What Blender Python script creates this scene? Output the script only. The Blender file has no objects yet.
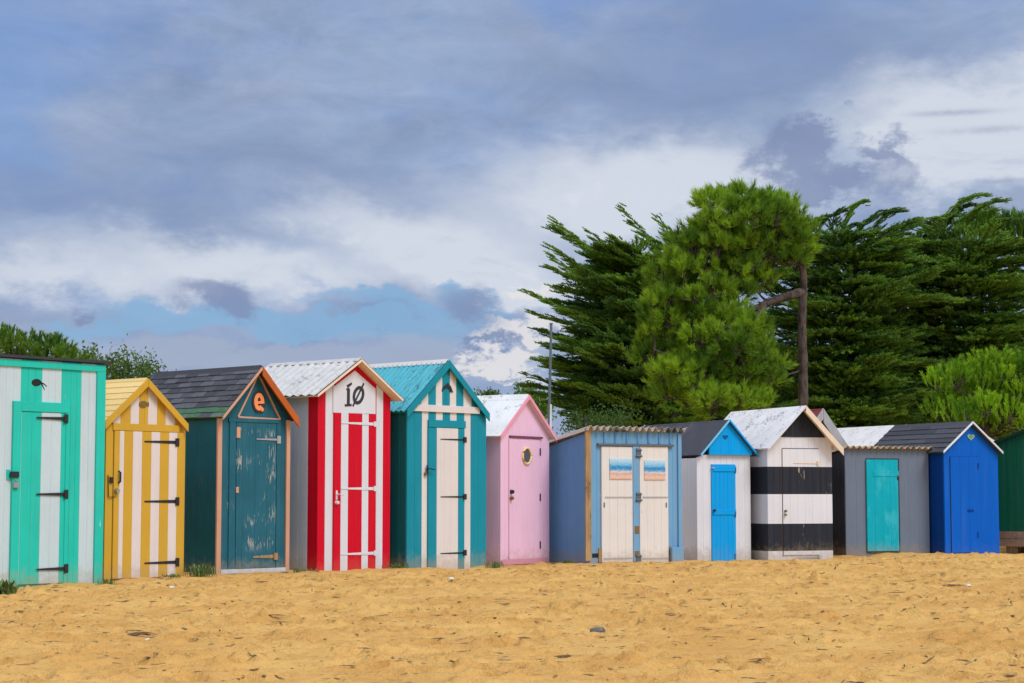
import bpy, bmesh, math, random
import numpy as np
from math import sin, cos, tan, pi, radians, atan2, sqrt, hypot
from mathutils import Vector, Matrix

random.seed(11)
rng = np.random.default_rng(11)
scene = bpy.context.scene
COL = scene.collection

# ------------------------------------------------------------------ camera
FPX = 1900.0
CAM = Vector((0, 0, 1.0))
PITCH = math.atan(153.5 / FPX)
cam_d = bpy.data.cameras.new('camera')
cam_d.sensor_width = 36.0
cam_d.lens = 36.0 * FPX / 1024.0
cam_d.clip_end = 4000
cam = bpy.data.objects.new('camera', cam_d)
COL.objects.link(cam)
cam.location = CAM
cam.rotation_euler = (radians(90) + PITCH, 0, 0)
scene.camera = cam
_F = Vector((0, cos(PITCH), sin(PITCH)))
_U = Vector((0, -sin(PITCH), cos(PITCH)))


def ray(px, py):
    return _F + Vector((1, 0, 0)) * ((px - 512) / FPX) + _U * ((341.5 - py) / FPX)


def at(px, py, Y):
    """measured direction (px, py) -> the point at distance Y from the viewer"""
    d = ray(px, py)
    return CAM + d * (Y / d.y)


def ground_at(px, py, z=0.0):
    d = ray(px, py)
    return CAM + d * ((z - CAM.z) / d.z)


# ------------------------------------------------------------------ materials
def lin(c):
    return c / 12.92 if c <= 0.04045 else ((c + 0.055) / 1.055) ** 2.4


def S(r, g, b, k=1.0):
    return tuple(min(0.9, lin(v / 255.0) * k) for v in (r, g, b))


def new_mat(name):
    m = bpy.data.materials.new(name)
    m.use_nodes = True
    nt = m.node_tree
    nt.nodes.clear()
    out = nt.nodes.new('ShaderNodeOutputMaterial')
    b = nt.nodes.new('ShaderNodeBsdfPrincipled')
    nt.links.new(b.outputs[0], out.inputs[0])
    return m, nt, b, out


class N:
    """small helper around a node tree"""
    def __init__(s, nt):
        s.nt = nt

    def node(s, t, **kw):
        n = s.nt.nodes.new(t)
        for k, v in kw.items():
            setattr(n, k, v)
        return n

    def set(s, sock, v):
        if hasattr(v, 'is_output'):
            s.nt.links.new(v, sock)
        else:
            if sock.type == 'RGBA' and len(v) == 3:
                v = (*v, 1)
            sock.default_value = v

    def math(s, op, a, b=0.0, c=None, clamp=False):
        n = s.node('ShaderNodeMath', operation=op, use_clamp=clamp)
        s.set(n.inputs[0], a)
        s.set(n.inputs[1], b)
        if c is not None:
            s.set(n.inputs[2], c)
        return n.outputs[0]

    def vmath(s, op, a, b=(0, 0, 0)):
        n = s.node('ShaderNodeVectorMath', operation=op)
        s.set(n.inputs[0], a)
        s.set(n.inputs[1], b)
        return n.outputs['Value'] if op in ('DOT_PRODUCT', 'LENGTH') else n.outputs[0]

    def mix(s, f, a, b, mode='MIX'):
        n = s.node('ShaderNodeMix', data_type='RGBA', blend_type=mode)
        s.set(n.inputs[0], f)
        s.set(n.inputs[6], a)
        s.set(n.inputs[7], b)
        return n.outputs[2]

    def noise(s, vec, scale, detail=3, rough=0.55, dist=0.0):
        n = s.node('ShaderNodeTexNoise')
        s.set(n.inputs['Vector'], vec)
        n.inputs['Scale'].default_value = scale
        n.inputs['Detail'].default_value = detail
        n.inputs['Roughness'].default_value = rough
        n.inputs['Distortion'].default_value = dist
        return n.outputs[0]

    def ramp(s, v, lo, hi, a=0.0, b=1.0, smooth=True):
        n = s.node('ShaderNodeMapRange')
        n.interpolation_type = 'SMOOTHSTEP' if smooth else 'LINEAR'
        s.set(n.inputs[0], v)
        for i, x in enumerate((lo, hi, a, b)):
            n.inputs[i + 1].default_value = x
        return n.outputs[0]

    def mapping(s, vec, loc=(0, 0, 0), scale=(1, 1, 1), rot=(0, 0, 0)):
        n = s.node('ShaderNodeMapping')
        s.set(n.inputs[0], vec)
        n.inputs[1].default_value = loc
        n.inputs[2].default_value = rot
        n.inputs[3].default_value = scale
        return n.outputs[0]

    def obj(s):
        return s.node('ShaderNodeTexCoord').outputs['Object']

    def bump(s, h, strength, dist, bsdf):
        n = s.node('ShaderNodeBump')
        n.inputs['Strength'].default_value = strength
        n.inputs['Distance'].default_value = dist
        s.set(n.inputs['Height'], h)
        s.nt.links.new(n.outputs[0], bsdf.inputs['Normal'])


_seed = [0]


def paint(name, col, wear=0.0, wear_col=(0.33, 0.27, 0.2), var=0.10, rough=0.55, dirt=0.42, blotch=0.0,
          blotch_col=(0.6, 0.6, 0.6), wear_box=None):
    """painted weathered wood: grain streaks, faded patches, flaked spots, splashed foot"""
    _seed[0] += 3.7
    m, nt, b, _ = new_mat(name)
    g = N(nt)
    o = g.mapping(g.obj(), loc=(_seed[0], _seed[0] * .6, 0))
    big = g.noise(o, 2.3, 3)
    streak = g.noise(g.mapping(o, scale=(38, 38, 1.6)), 1.0, 4, 0.6)
    fine = g.noise(g.mapping(o, scale=(160, 160, 9)), 1.0, 2, 0.6)
    v = g.math('ADD', g.math('MULTIPLY', g.math('SUBTRACT', big, .5), var * 2.4),
               g.math('MULTIPLY', g.math('SUBTRACT', streak, .5), var * 2.0))
    v = g.math('ADD', v, g.math('MULTIPLY', g.math('SUBTRACT', fine, .5), var * 0.9))
    v = g.math('ADD', v, 1.0)
    c = g.mix(1.0, col, g.node_rgb(v) if hasattr(g, 'node_rgb') else v, 'MULTIPLY')
    runs = g.ramp(g.noise(g.mapping(o, scale=(17, 17, .55), loc=(2, 5, 0)), 1.0, 4, .6), .5, .78)
    c = g.mix(g.math('MULTIPLY', runs, .16), c, g.mix(.5, c, (.25, .2, .15)))
    if blotch:
        bl = g.ramp(g.noise(g.mapping(o, scale=(5, 5, 2.2)), 1.0, 4, .6), .5, .72)
        c = g.mix(g.math('MULTIPLY', bl, blotch), c, blotch_col)
    if wear:
        w1 = g.noise(g.mapping(o, scale=(55, 55, 7)), 1.0, 5, .65)
        w2 = g.noise(o, 2.6, 2)
        w = g.math('ADD', w1, g.math('MULTIPLY', g.math('SUBTRACT', w2, .5), .9))
        w = g.ramp(w, .78 - .28 * wear, .84 - .28 * wear)
        if wear_box:                      # rubbed area (x0,x1,z0,z1) of this one part
            x0, x1, z0, z1 = wear_box
            sp = g.node('ShaderNodeSeparateXYZ')
            g.set(sp.inputs[0], g.obj())
            e = .07
            k = g.math('MULTIPLY', g.ramp(sp.outputs[0], x0 - e, x0 + e), g.ramp(sp.outputs[0], x1 - e, x1 + e, 1, 0))
            k = g.math('MULTIPLY', k, g.math('MULTIPLY', g.ramp(sp.outputs[2], z0 - e, z0 + e), g.ramp(sp.outputs[2], z1 - e, z1 + e, 1, 0)))
            w = g.math('MULTIPLY', w, k)
        c = g.mix(w, c, wear_col)
    if dirt:
        sp = g.node('ShaderNodeSeparateXYZ')
        g.set(sp.inputs[0], g.obj())
        hgt = g.math('ADD', sp.outputs[2], g.math('MULTIPLY', g.math('SUBTRACT', g.noise(o, 11, 5, .65), .5), .55))
        d = g.ramp(hgt, -.02, .24, 1, 0)
        c = g.mix(g.math('MULTIPLY', d, dirt), c, (.36, .26, .14))
    g.set(b.inputs['Base Color'], c)
    b.inputs['Roughness'].default_value = rough
    b.inputs['Specular IOR Level'].default_value = .14
    g.bump(g.math('ADD', streak, fine), .35, .004, b)
    return m


def plain(name, col, rough=.5, metal=0.0, var=.12, scale=30):
    _seed[0] += 2.3
    m, nt, b, _ = new_mat(name)
    g = N(nt)
    n = g.noise(g.mapping(g.obj(), loc=(_seed[0], 0, 0)), scale, 4)
    v = g.math('ADD', g.math('MULTIPLY', g.math('SUBTRACT', n, .5), var * 3), 1.0)
    g.set(b.inputs['Base Color'], g.mix(1.0, col, v, 'MULTIPLY'))
    b.inputs['Roughness'].default_value = rough
    b.inputs['Metallic'].default_value = metal
    return m


def speckled(name, col, spot, amount=.5, scale=18, streak=(1, 1, 1), rough=.75, spot2=None):
    """roof sheet with lichen / dirt spots"""
    _seed[0] += 2.9
    m, nt, b, _ = new_mat(name)
    g = N(nt)
    o = g.mapping(g.obj(), loc=(_seed[0], 1, 0), scale=streak)
    n1 = g.noise(o, scale, 5, .65)
    n2 = g.noise(o, scale * .16, 3)
    f = g.ramp(g.math('ADD', n1, g.math('MULTIPLY', g.math('SUBTRACT', n2, .5), .6)), .64 - .2 * amount, .76 - .16 * amount)
    v = g.math('ADD', g.math('MULTIPLY', g.math('SUBTRACT', g.noise(o, 3.0, 4), .5), .45), 1.0)
    c = g.mix(1.0, col, v, 'MULTIPLY')
    c = g.mix(g.math('MULTIPLY', f, .85), c, spot)
    if spot2:
        f2 = g.ramp(g.noise(g.mapping(o, loc=(7, 3, 2)), scale * .5, 4, .6), .56, .66)
        c = g.mix(g.math('MULTIPLY', f2, .6), c, spot2)
    g.set(b.inputs['Base Color'], c)
    b.inputs['Roughness'].default_value = rough
    g.bump(n1, .3, .006, b)
    return m


K = .95
M = {}
M['mint'] = paint('mint_paint', S(40, 196, 178, K), wear=.06, wear_col=(.55, .62, .6))
M['mint_white'] = paint('pale_blue_white_paint', S(196, 214, 220, K), var=.07)
M['yellow'] = paint('ochre_yellow_paint', S(206, 163, 56, K), var=.08)
M['cream'] = paint('warm_white_paint', S(222, 212, 210, K), var=.07)
M['teal'] = paint('worn_teal_paint', S(38, 98, 116, K), wear=.22, wear_col=(.22, .27, .27), var=.2, blotch=.18, blotch_col=(.09, .2, .22))
M['teal_door'] = paint('flaked_teal_door_paint', S(40, 100, 118, K), wear=.5, wear_col=(.42, .41, .36), var=.22)
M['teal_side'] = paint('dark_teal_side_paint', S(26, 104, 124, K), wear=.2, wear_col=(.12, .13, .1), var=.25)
M['salmon'] = paint('salmon_trim_paint', S(206, 158, 132, K), var=.12, wear=.1)
M['rust_wood'] = paint('orange_brown_stained_wood', S(186, 96, 40, K), var=.3, wear=.15, wear_col=(.3, .12, .04), dirt=0)
M['red'] = paint('crimson_paint', S(206, 8, 40, K), var=.08, dirt=.15)
M['red_white'] = paint('clean_white_paint', S(216, 219, 227, K), var=.05, dirt=.2)
M['grey_side'] = paint('grey_white_side_paint', S(206, 214, 228, K), var=.08)
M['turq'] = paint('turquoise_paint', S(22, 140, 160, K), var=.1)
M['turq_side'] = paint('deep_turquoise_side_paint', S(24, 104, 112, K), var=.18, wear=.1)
M['turq_cream'] = paint('off_white_paint', S(222, 215, 212, K), var=.07)
M['pink'] = paint('pale_pink_paint', S(238, 196, 222, K), var=.06)
M['pink_edge'] = paint('rose_pink_trim_paint', S(236, 158, 178, K), var=.08, dirt=0)
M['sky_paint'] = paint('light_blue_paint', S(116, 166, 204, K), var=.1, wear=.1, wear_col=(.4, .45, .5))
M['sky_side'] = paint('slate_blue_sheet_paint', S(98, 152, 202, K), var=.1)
M['door_cream'] = paint('cream_door_paint', S(227, 222, 217, K), var=.06, wear=.1, wear_col=(.5, .4, .3))
M['bare_wood'] = paint('bare_ochre_wood', S(168, 138, 98, K), var=.6, wear=.62, wear_col=(.13, .09, .06))
M['white'] = paint('bright_white_paint', S(226, 227, 234, K), var=.05)
M['azure'] = paint('azure_blue_paint', S(0, 164, 240, K), var=.06, dirt=.1)
M['azure_edge'] = paint('pale_azure_edge_paint', S(120, 200, 236, K), var=.05, dirt=0)
M['black'] = paint('charcoal_black_paint', S(44, 48, 58, K), var=.2, wear=.14, wear_col=(.3, .28, .24))
M['black_worn'] = paint('rubbed_black_paint', S(46, 50, 58, K), var=.2, wear=.42, wear_col=(.36, .3, .2))
M['tan_board'] = paint('pale_tan_board', S(236, 214, 192, K), var=.12, dirt=0)
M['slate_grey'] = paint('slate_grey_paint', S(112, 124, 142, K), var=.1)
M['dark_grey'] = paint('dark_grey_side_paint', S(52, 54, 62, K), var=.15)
M['aqua_door'] = paint('aqua_door_paint', S(4, 172, 192, K), var=.12, blotch=.5, blotch_col=S(80, 200, 212), wear=.06)
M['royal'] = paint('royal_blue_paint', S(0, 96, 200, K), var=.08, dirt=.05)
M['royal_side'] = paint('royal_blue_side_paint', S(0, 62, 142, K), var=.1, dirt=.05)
M['white_trim'] = paint('white_edge_paint', S(222, 226, 234, K), var=.05, dirt=0)
M['green_wall'] = paint('bottle_green_paint', S(0, 82, 62, K), var=.1, dirt=0)
M['plank_brown'] = paint('weathered_brown_plank', S(126, 104, 94, K), var=.4, wear=.2)
M['weather_white'] = paint('weathered_white_board', S(176, 172, 172, K), var=.25, wear=.3, dirt=0)
M['iron'] = plain('black_iron', (.022, .022, .026), .5, .3)
M['steel'] = plain('dull_steel', (.42, .42, .44), .35, .9)
M['brass'] = plain('aged_brass', (.22, .15, .04), .5, .5)
M['dark'] = plain('dark_opening', (.012, .012, .013), .9)
M['rope_ring'] = plain('cream_ring', S(236, 206, 150, K), .5)
M['glass_grey'] = plain('grey_porthole_glass', (.1, .1, .11), .12, .0, .3, 60)
M['orange_letter'] = plain('orange_letter_paint', S(250, 150, 90, K), .5)
M['black_letter'] = plain('black_letter_paint', (.02, .022, .03), .5)
M['tar'] = plain('tar_felt', (.035, .036, .045), .85, 0, .25, 12)
M['roof_cream'] = paint('cream_yellow_roof_paint', S(246, 212, 140, K), var=.08, dirt=0)
M['slate_a'] = plain('slate_shingle', (.055, .058, .075), .7, 0, .4, 22)
M['slate_b'] = plain('pale_slate_shingle', (.085, .09, .112), .7, 0, .4, 22)
M['slate_c'] = plain('dark_slate_shingle', (.034, .036, .05), .7, 0, .4, 22)
M['moss_a'] = plain('moss_green_shingle', (.05, .14, .075), .8, 0, .4, 22)
M['moss_b'] = plain('grey_green_shingle', (.09, .15, .11), .8, 0, .4, 22)
M['roof_lichen'] = speckled('lichen_white_roof', S(204, 203, 202, K), (.27, .27, .25), .62, 9, (1.5, 1.0, 1.5), spot2=(.46, .46, .44))
M['roof_turq'] = speckled('turquoise_sheet_roof', S(70, 172, 188, K), S(24, 84, 98), .5, 9, (1.2, 5, 1.2), .5)
M['roof_white'] = speckled('white_sheet_roof', S(238, 236, 236, K), (.42, .42, .38), .42, 12)
M['roof_white_spots'] = speckled('spotted_white_roof', S(244, 241, 240, K), (.22, .22, .21), .5, 24)
M['roof_felt'] = speckled('charcoal_felt_roof', S(66, 66, 78, K), (.08, .08, .09), .3, 6)
M['roof_fibre'] = speckled('lichen_fibre_sheet', S(196, 186, 172, K), (.05, .046, .042), .9, 9, (1, .25, 1), spot2=(.4, .28, .16))
M['roof_ochre'] = speckled('ochre_lichen_fibre_sheet', S(192, 172, 140, K), (.1, .08, .06), .45, 20, spot2=(.45, .3, .14))
M['maroon'] = plain('maroon_roof_paint', S(126, 44, 50, K), .7)
M['galv'] = plain('galvanised_grey', S(96, 108, 118), .5, .3)
M['rust'] = plain('rust_patch', (.2, .12, .04), .8)


# seaside panel: pale sky over a blue sea and pinkish sand (a flat panel picture)
def panel_mat(name, z0, z1, seed):
    m, nt, b, _ = new_mat(name)
    g = N(nt)
    o = g.obj()
    sp = g.node('ShaderNodeSeparateXYZ')
    g.set(sp.inputs[0], o)
    wob = g.math('MULTIPLY', g.math('SUBTRACT', g.noise(g.mapping(o, loc=(seed, 0, 0), scale=(14, 1, 60)), 1, 4), .5), .42)
    t = g.math('ADD', g.ramp(sp.outputs[2], z0, z1, 0, 1, False), wob)
    cr = g.node('ShaderNodeValToRGB')
    g.set(cr.inputs[0], t)
    el = cr.color_ramp.elements
    stops = [(0, S(214, 164, 140)), (.14, S(222, 196, 182)), (.26, S(210, 158, 136)), (.36, S(214, 208, 208)), (.45, S(80, 160, 208)), (.58, S(30, 122, 184)),
             (.66, S(96, 178, 222)), (.8, S(150, 200, 228)), (1, S(196, 218, 232))]
    el[0].position, el[0].color = stops[0][0], (*stops[0][1], 1)
    el[1].position, el[1].color = 1, (*stops[-1][1], 1)
    for p, c in stops[1:-1]:
        e = el.new(p)
        e.color = (*c, 1)
    g.set(b.inputs['Base Color'], cr.outputs[0])
    b.inputs['Roughness'].default_value = .4
    return m


# ------------------------------------------------------------------ mesh builder
class MB:
    def __init__(s):
        s.v, s.f, s.m, s.slots = [], [], [], []

    def slot(s, m):
        if m not in s.slots:
            s.slots.append(m)
        return s.slots.index(m)

    def add(s, verts, faces, m):
        o = len(s.v)
        i = s.slot(m)
        s.v += [tuple(p) for p in verts]
        for f in faces:
            s.f.append([o + k for k in f])
            s.m.append(i)

    def box(s, x0, x1, y0, y1, z0, z1, m):
        v = [(x, y, z) for z in (z0, z1) for y in (y0, y1) for x in (x0, x1)]
        s.add(v, [(0, 2, 3, 1), (4, 5, 7, 6), (0, 1, 5, 4), (2, 6, 7, 3), (0, 4, 6, 2), (1, 3, 7, 5)], m)

    def poly(s, pts, y0, y1, m, fn=None):
        """polygon in (x,z) extruded from y0 to y1"""
        n = len(pts)
        v = [(p[0], y0, p[1]) for p in pts] + [(p[0], y1, p[1]) for p in pts]
        if fn:
            v = [fn(*q) for q in v]
        f = [list(range(n)), list(range(2 * n - 1, n - 1, -1))]
        for i in range(n):
            j = (i + 1) % n
            f.append((i, i + n, j + n, j))
        s.add(v, f, m)

    def board(s, a0, a1, n0, t, zb, t0, t1, m, fn=None, g=.005):
        """one vertical board with chamfered edges; a along the wall, n into it"""
        fn = fn or (lambda a, n, z: (a, n, z))
        sec = [(a0, n0 + t), (a0, n0 + g), (a0 + g, n0), (a1 - g, n0), (a1, n0 + g), (a1, n0 + t)]
        top = lambda a: t0 + (t1 - t0) * (a - a0) / max(1e-6, a1 - a0)
        v = [fn(a, n, zb) for a, n in sec] + [fn(a, n, top(a)) for a, n in sec]
        f = [tuple(range(6)), tuple(range(11, 5, -1))]
        for i in range(6):
            j = (i + 1) % 6
            f.append((i, i + 6, j + 6, j))
        s.add(v, f, m)

    def tube(s, pts, r, m, seg=8, r1=None):
        pts = [Vector(p) for p in pts]
        v, f = [], []
        for i, p in enumerate(pts):
            d = (pts[min(i + 1, len(pts) - 1)] - pts[max(i - 1, 0)]).normalized()
            a = d.orthogonal().normalized() if abs(d.z) < .9 else Vector((1, 0, 0))
            a = (a - d * a.dot(d)).normalized()
            b = d.cross(a)
            rr = r if r1 is None else r + (r1 - r) * i / (len(pts) - 1)
            for k in range(seg):
                t = 2 * pi * k / seg
                v.append(p + (a * cos(t) + b * sin(t)) * rr)
        for i in range(len(pts) - 1):
            for k in range(seg):
                q = (k + 1) % seg
                f.append((i * seg + k, i * seg + q, (i + 1) * seg + q, (i + 1) * seg + k))
        f.append(tuple(range(seg - 1, -1, -1)))
        f.append(tuple(range((len(pts) - 1) * seg, len(pts) * seg)))
        s.add(v, f, m)

    def build(s, name, parent=None, bevel=0.0, smooth=False):
        me = bpy.data.meshes.new(name)
        me.from_pydata(s.v, [], s.f)
        for m in s.slots:
            me.materials.append(m)
        me.polygons.foreach_set('material_index', s.m)
        bm = bmesh.new()
        bm.from_mesh(me)
        bmesh.ops.recalc_face_normals(bm, faces=bm.faces)
        bm.to_mesh(me)
        bm.free()
        if smooth:
            me.polygons.foreach_set('use_smooth', [True] * len(me.polygons))
        o = bpy.data.objects.new(name, me)
        COL.objects.link(o)
        if parent:
            o.parent = parent
        if bevel:
            b = o.modifiers.new('bevel', 'BEVEL')
            b.width = bevel
            b.segments = 2
            b.limit_method = 'ANGLE'
        return o


def tag(o, label=None, cat=None, group=None, kind=None):
    if label:
        o['label'] = label
    if cat:
        o['category'] = cat
    if group:
        o['group'] = group
    if kind:
        o['kind'] = kind
    return o


def empty(name, loc, rz=0.0):
    o = bpy.data.objects.new(name, None)
    o.empty_display_size = .2
    COL.objects.link(o)
    o.location = loc
    o.rotation_euler = (0, 0, rz)
    return o


def stroke(mb, pts, w, y0, y1, m, w1=None):
    """2-D stroke in (u,z) of width w, extruded"""
    n = len(pts)
    L, R = [], []
    for i in range(n):
        a = Vector(pts[max(0, i - 1)])
        b = Vector(pts[min(n - 1, i + 1)])
        d = (b - a).normalized()
        ww = w if w1 is None else w + (w1 - w) * i / (n - 1)
        p = Vector(pts[i])
        nn = Vector((-d.y, d.x)) * ww / 2
        L.append(p + nn)
        R.append(p - nn)
    for i in range(n - 1):
        mb.poly([L[i], L[i + 1], R[i + 1], R[i]], y0, y1, m)


HUTGROUP = 'beach huts in a row along the sand'
BASE_PTS = []     # (x, y, z) where the sand meets the huts


class Hut:
    def __init__(s, name, label, xl, yl, xr, yaw, cat='beach hut', origin=None):
        s.phi = radians(yaw)
        s.o = origin if origin is not None else ground_at(xl, yl)
        s.o = Vector((s.o.x, s.o.y, 0))
        s.root = empty(name, s.o, s.phi)
        tag(s.root, label, cat, HUTGROUP)
        s.ax = Vector((cos(s.phi), sin(s.phi), 0))
        s.ay = Vector((-sin(s.phi), cos(s.phi), 0))
        s.xl = xl
        s.w = s.F(xr, yl - 60)[0]

    def F(s, px, py, n=0.0):
        d = ray(px, py)
        k = (s.ay.dot(s.o - CAM) + n) / s.ay.dot(d)
        p = CAM + d * k - s.o
        return s.ax.dot(p), p.z

    def u(s, px, py=500, n=0):
        return s.F(px, py, n)[0]

    def z(s, px, py, n=0):
        return s.F(px, py, n)[1]

    def rect(s, x0, y0, x1, y1, n=0):
        xm, ym = (x0 + x1) / 2, (y0 + y1) / 2
        return s.u(x0, ym, n), s.u(x1, ym, n), s.z(xm, y1, n), s.z(xm, y0, n)

    def world(s, u, n, z):
        return s.o + s.ax * u + s.ay * n + Vector((0, 0, z))

    def base(s, pts):
        for px, py in pts:
            u, z = s.F(px, py)
            p = s.world(u, 0, z)
            BASE_PTS.append((p.x, p.y, p.z))

    # --- roof described by apex and the two eave tips on the front rake
    def roof_line(s, apex, tl, tr, ov):
        s.ov = ov
        s.ua, s.za = s.F(*apex, n=-ov)
        s.uL, zl = s.F(*tl, n=-ov)
        s.uR, zr = s.F(*tr, n=-ov)
        s.ze = (zl + zr) / 2
        mid = (s.uL + s.uR) / 2
        s.ua = .4 * s.ua + .6 * mid
        half = (s.uR - s.uL) / 2
        s.uL, s.uR = s.ua - half, s.ua + half

    def roof_z(s, u):
        if u <= s.ua:
            return s.za + (s.ze - s.za) * (s.ua - u) / (s.ua - s.uL)
        return s.za + (s.ze - s.za) * (u - s.ua) / (s.uR - s.ua)

    def depth_from(s, px, py):
        """depth such that the rear end of the ridge stands in direction (px, py)"""
        d = ray(px, py)
        # point = o + ax*ua + ay*n ; solve x/y ratio
        r = d.x / d.y
        b = s.o + s.ax * s.ua
        return (r * b.y - b.x) / (s.ay.x - r * s.ay.y)

    def under(s, u, gap=.035):
        return s.roof_z(u) - gap

    def front(s, segs, lo=-.2, top=None, t=.03, n0=0.0, name='front_wall', z1=None, gr=.0045):
        """segs: list of (u0,u1,material,boards)"""
        top = top or s.under
        mb = MB()
        for (a0, a1, m, nb) in segs:
            e = [a0 + (a1 - a0) * i / nb for i in range(nb + 1)]
            if hasattr(s, 'ua') and a0 + .01 < s.ua < a1 - .01 and z1 is None:
                e = sorted(e + [s.ua])
            for i in range(len(e) - 1):
                if e[i + 1] - e[i] < .004:
                    continue
                t0, t1 = (top(e[i]), top(e[i + 1])) if z1 is None else (z1, z1)
                if min(t0, t1) <= lo + .005:
                    continue
                mb.board(e[i], e[i + 1], n0, t, lo, t0, t1, m, g=gr)
        return mb.build(name, s.root)

    def sides(s, D, m_left, ztop_l, ztop_r, m_right=None, m_back=None, front_strip=None, slope=0.0, bw=.13):
        """side walls (boards) and a rear wall; slope lowers the top towards the back"""
        m_right = m_right or m_left
        for nm, x, m, sg, zt in (('side_wall', 0.0, m_left, 1, ztop_l), ('side_wall', s.w, m_right, -1, ztop_r)):
            mb = MB()
            nb = max(3, int(D / bw))
            for i in range(nb):
                a0, a1 = .031 + (D - .031) * i / nb, .031 + (D - .031) * (i + 1) / nb
                mm = m
                if front_strip and a1 < front_strip[0] + .05 and sg == 1:
                    mm = front_strip[1]
                mb.board(a0, a1, 0.0, .03, -.2, zt - slope * a0 / D, zt - slope * a1 / D, mm,
                         fn=(lambda a, n, z, x=x, sg=sg: (x + sg * n, a, z)), g=.0045)
            mb.build(nm, s.root)
        mb = MB()
        if hasattr(s, 'ua') and not slope:
            mb.poly([(.031, -.2), (s.w - .031, -.2), (s.w - .031, s.under(s.w - .031)), (min(max(s.ua, .1), s.w - .1), s.under(s.ua)), (.031, s.under(.031))], D - .03, D - .001, m_back or m_left)
        else:
            mb.box(.031, s.w - .031, D - .03, D - .001, -.2, ztop_l - slope - .01, m_back or m_left)
        mb.build('back_wall', s.root)

    def slope_frame(s, side):
        A = Vector((s.ua, 0, s.za))
        E = Vector(((s.uL if side < 0 else s.uR), 0, s.ze))
        d = (E - A)
        L = d.length
        d = d / L
        n = Vector((-d.z, 0, d.x)) if side > 0 else Vector((d.z, 0, -d.x))
        if n.z < 0:
            n = -n
        return A, d, n, L

    def gable_roof(s, y0, y1, kind, mats, t=.03, courses=8, tile=.22, moss=None, rib=.076):
        mb = MB()
        for side in (-1, 1):
            A, d, n, L = s.slope_frame(side)
            P = lambda a, h, y: A + d * a + n * h + Vector((0, y, 0))
            base = mats[-1]
            # deck: a hair shorter than its covering
            def slab(a0, a1, h00, h01, h10, h11, ya, yb, m):
                v = [P(a0, h00, ya), P(a1, h10, ya), P(a1, h11, ya), P(a0, h01, ya), P(a0, h00, yb), P(a1, h10, yb), P(a1, h11, yb), P(a0, h01, yb)]
                mb.add(v, [(0, 1, 2, 3), (7, 6, 5, 4), (0, 4, 5, 1), (3, 2, 6, 7), (1, 5, 6, 2), (0, 3, 7, 4)], m)
            if kind == 'sheet':
                slab(0, L, -t, 0, -t, 0, y0, y1, mats[0])
            else:
                slab(.002, L - .004, -t, -.006, -t, -.006, y0 + .004, y1 - .004, base)
            if kind == 'corr':
                ny = int((y1 - y0) / rib * 8)
                rows = 2
                v, f = [], []
                for i in range(ny + 1):
                    y = y0 + (y1 - y0) * i / ny
                    hh = .012 * (1 + cos(2 * pi * (y - y0) / rib)) - .004
                    for a in (0.0, L):
                        v.append(P(a, hh + .004, y))
                        v.append(P(a, hh, y))
                for i in range(ny):
                    b, c = i * 4, i * 4 + 4
                    f += [(b, c, c + 2, b + 2), (b + 1, b + 3, c + 3, c + 1), (b + 2, c + 2, c + 3, b + 3)]
                mb.add(v, f, mats[0])
            if kind in ('tiles', 'boards'):
                for c in range(courses):
                    a0 = L * c / courses
                    a1 = min(L + .008, L * (c + 1) / courses + .02)
                    if kind == 'boards':
                        slab(a0, a1, -.004, .006, -.004, .014, y0, y1, mats[0])
                        continue
                    y = y0 - (tile * .5 if c % 2 else 0)
                    while y < y1 - .01:
                        ya, yb = max(y, y0), min(y + tile - .004, y1)
                        if yb - ya > .02:
                            mm = random.choice(mats[:3])
                            if moss and c >= courses - moss[0]:
                                mm = moss[1][0] if c == courses - 2 else (random.choice(moss[1]) if c > courses - 2 else (random.choice(moss[1]) if random.random() < .3 else mm))
                            j = random.uniform(0, .006)
                            slab(a0, a1 + random.uniform(-.006, .004), -.004, .005, -.002 + j, .014 + j, ya, yb, mm)
                        y += tile
        return mb.build('roof', s.root)

    def ridge(s, y0, y1, m, wd=.07, h=.012):
        mb = MB()
        k = (s.za - s.ze) / (s.uR - s.ua)
        mb.poly([(s.ua - wd, s.za - k * wd + h), (s.ua, s.za + h + .012), (s.ua + wd, s.za - k * wd + h), (s.ua + wd, s.za - k * wd + h - .01), (s.ua, s.za + h), (s.ua - wd, s.za - k * wd + h - .01)], y0, y1, m)
        return mb.build('ridge_cap', s.root)

    def barge(s, bw, m, which=(-1, 1), t=.022, lift=.02, mr=None, ext=0.0):
        for side in which:
            A, d, n, L = s.slope_frame(side)
            c = abs(d.x)
            bv = bw / c
            ue = s.uL - ext if side < 0 else s.uR + ext
            ze = s.za + (s.ze - s.za) * (abs(ue - s.ua) / (s.uR - s.ua))
            g = .0015 * side
            mb = MB()
            mb.poly([(s.ua + g, s.za + lift), (ue, ze + lift), (ue, ze + lift - bv), (s.ua + g, s.za + lift - bv)], -s.ov - t, -s.ov - .001, (mr or m) if side > 0 else m)
            mb.build('bargeboard', s.root, bevel=.003)

    # --- fittings
    def strip(s, name, x0, y0, x1, y1, m, n0=-.02, n1=-.001, parent=None, bevel=.003):
        a, b, c, d = s.rect(x0, y0, x1, y1, n0)
        mb = MB()
        mb.box(a, b, n0, n1, c, d, m)
        return mb.build(name, parent or s.root, bevel=bevel)

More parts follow.
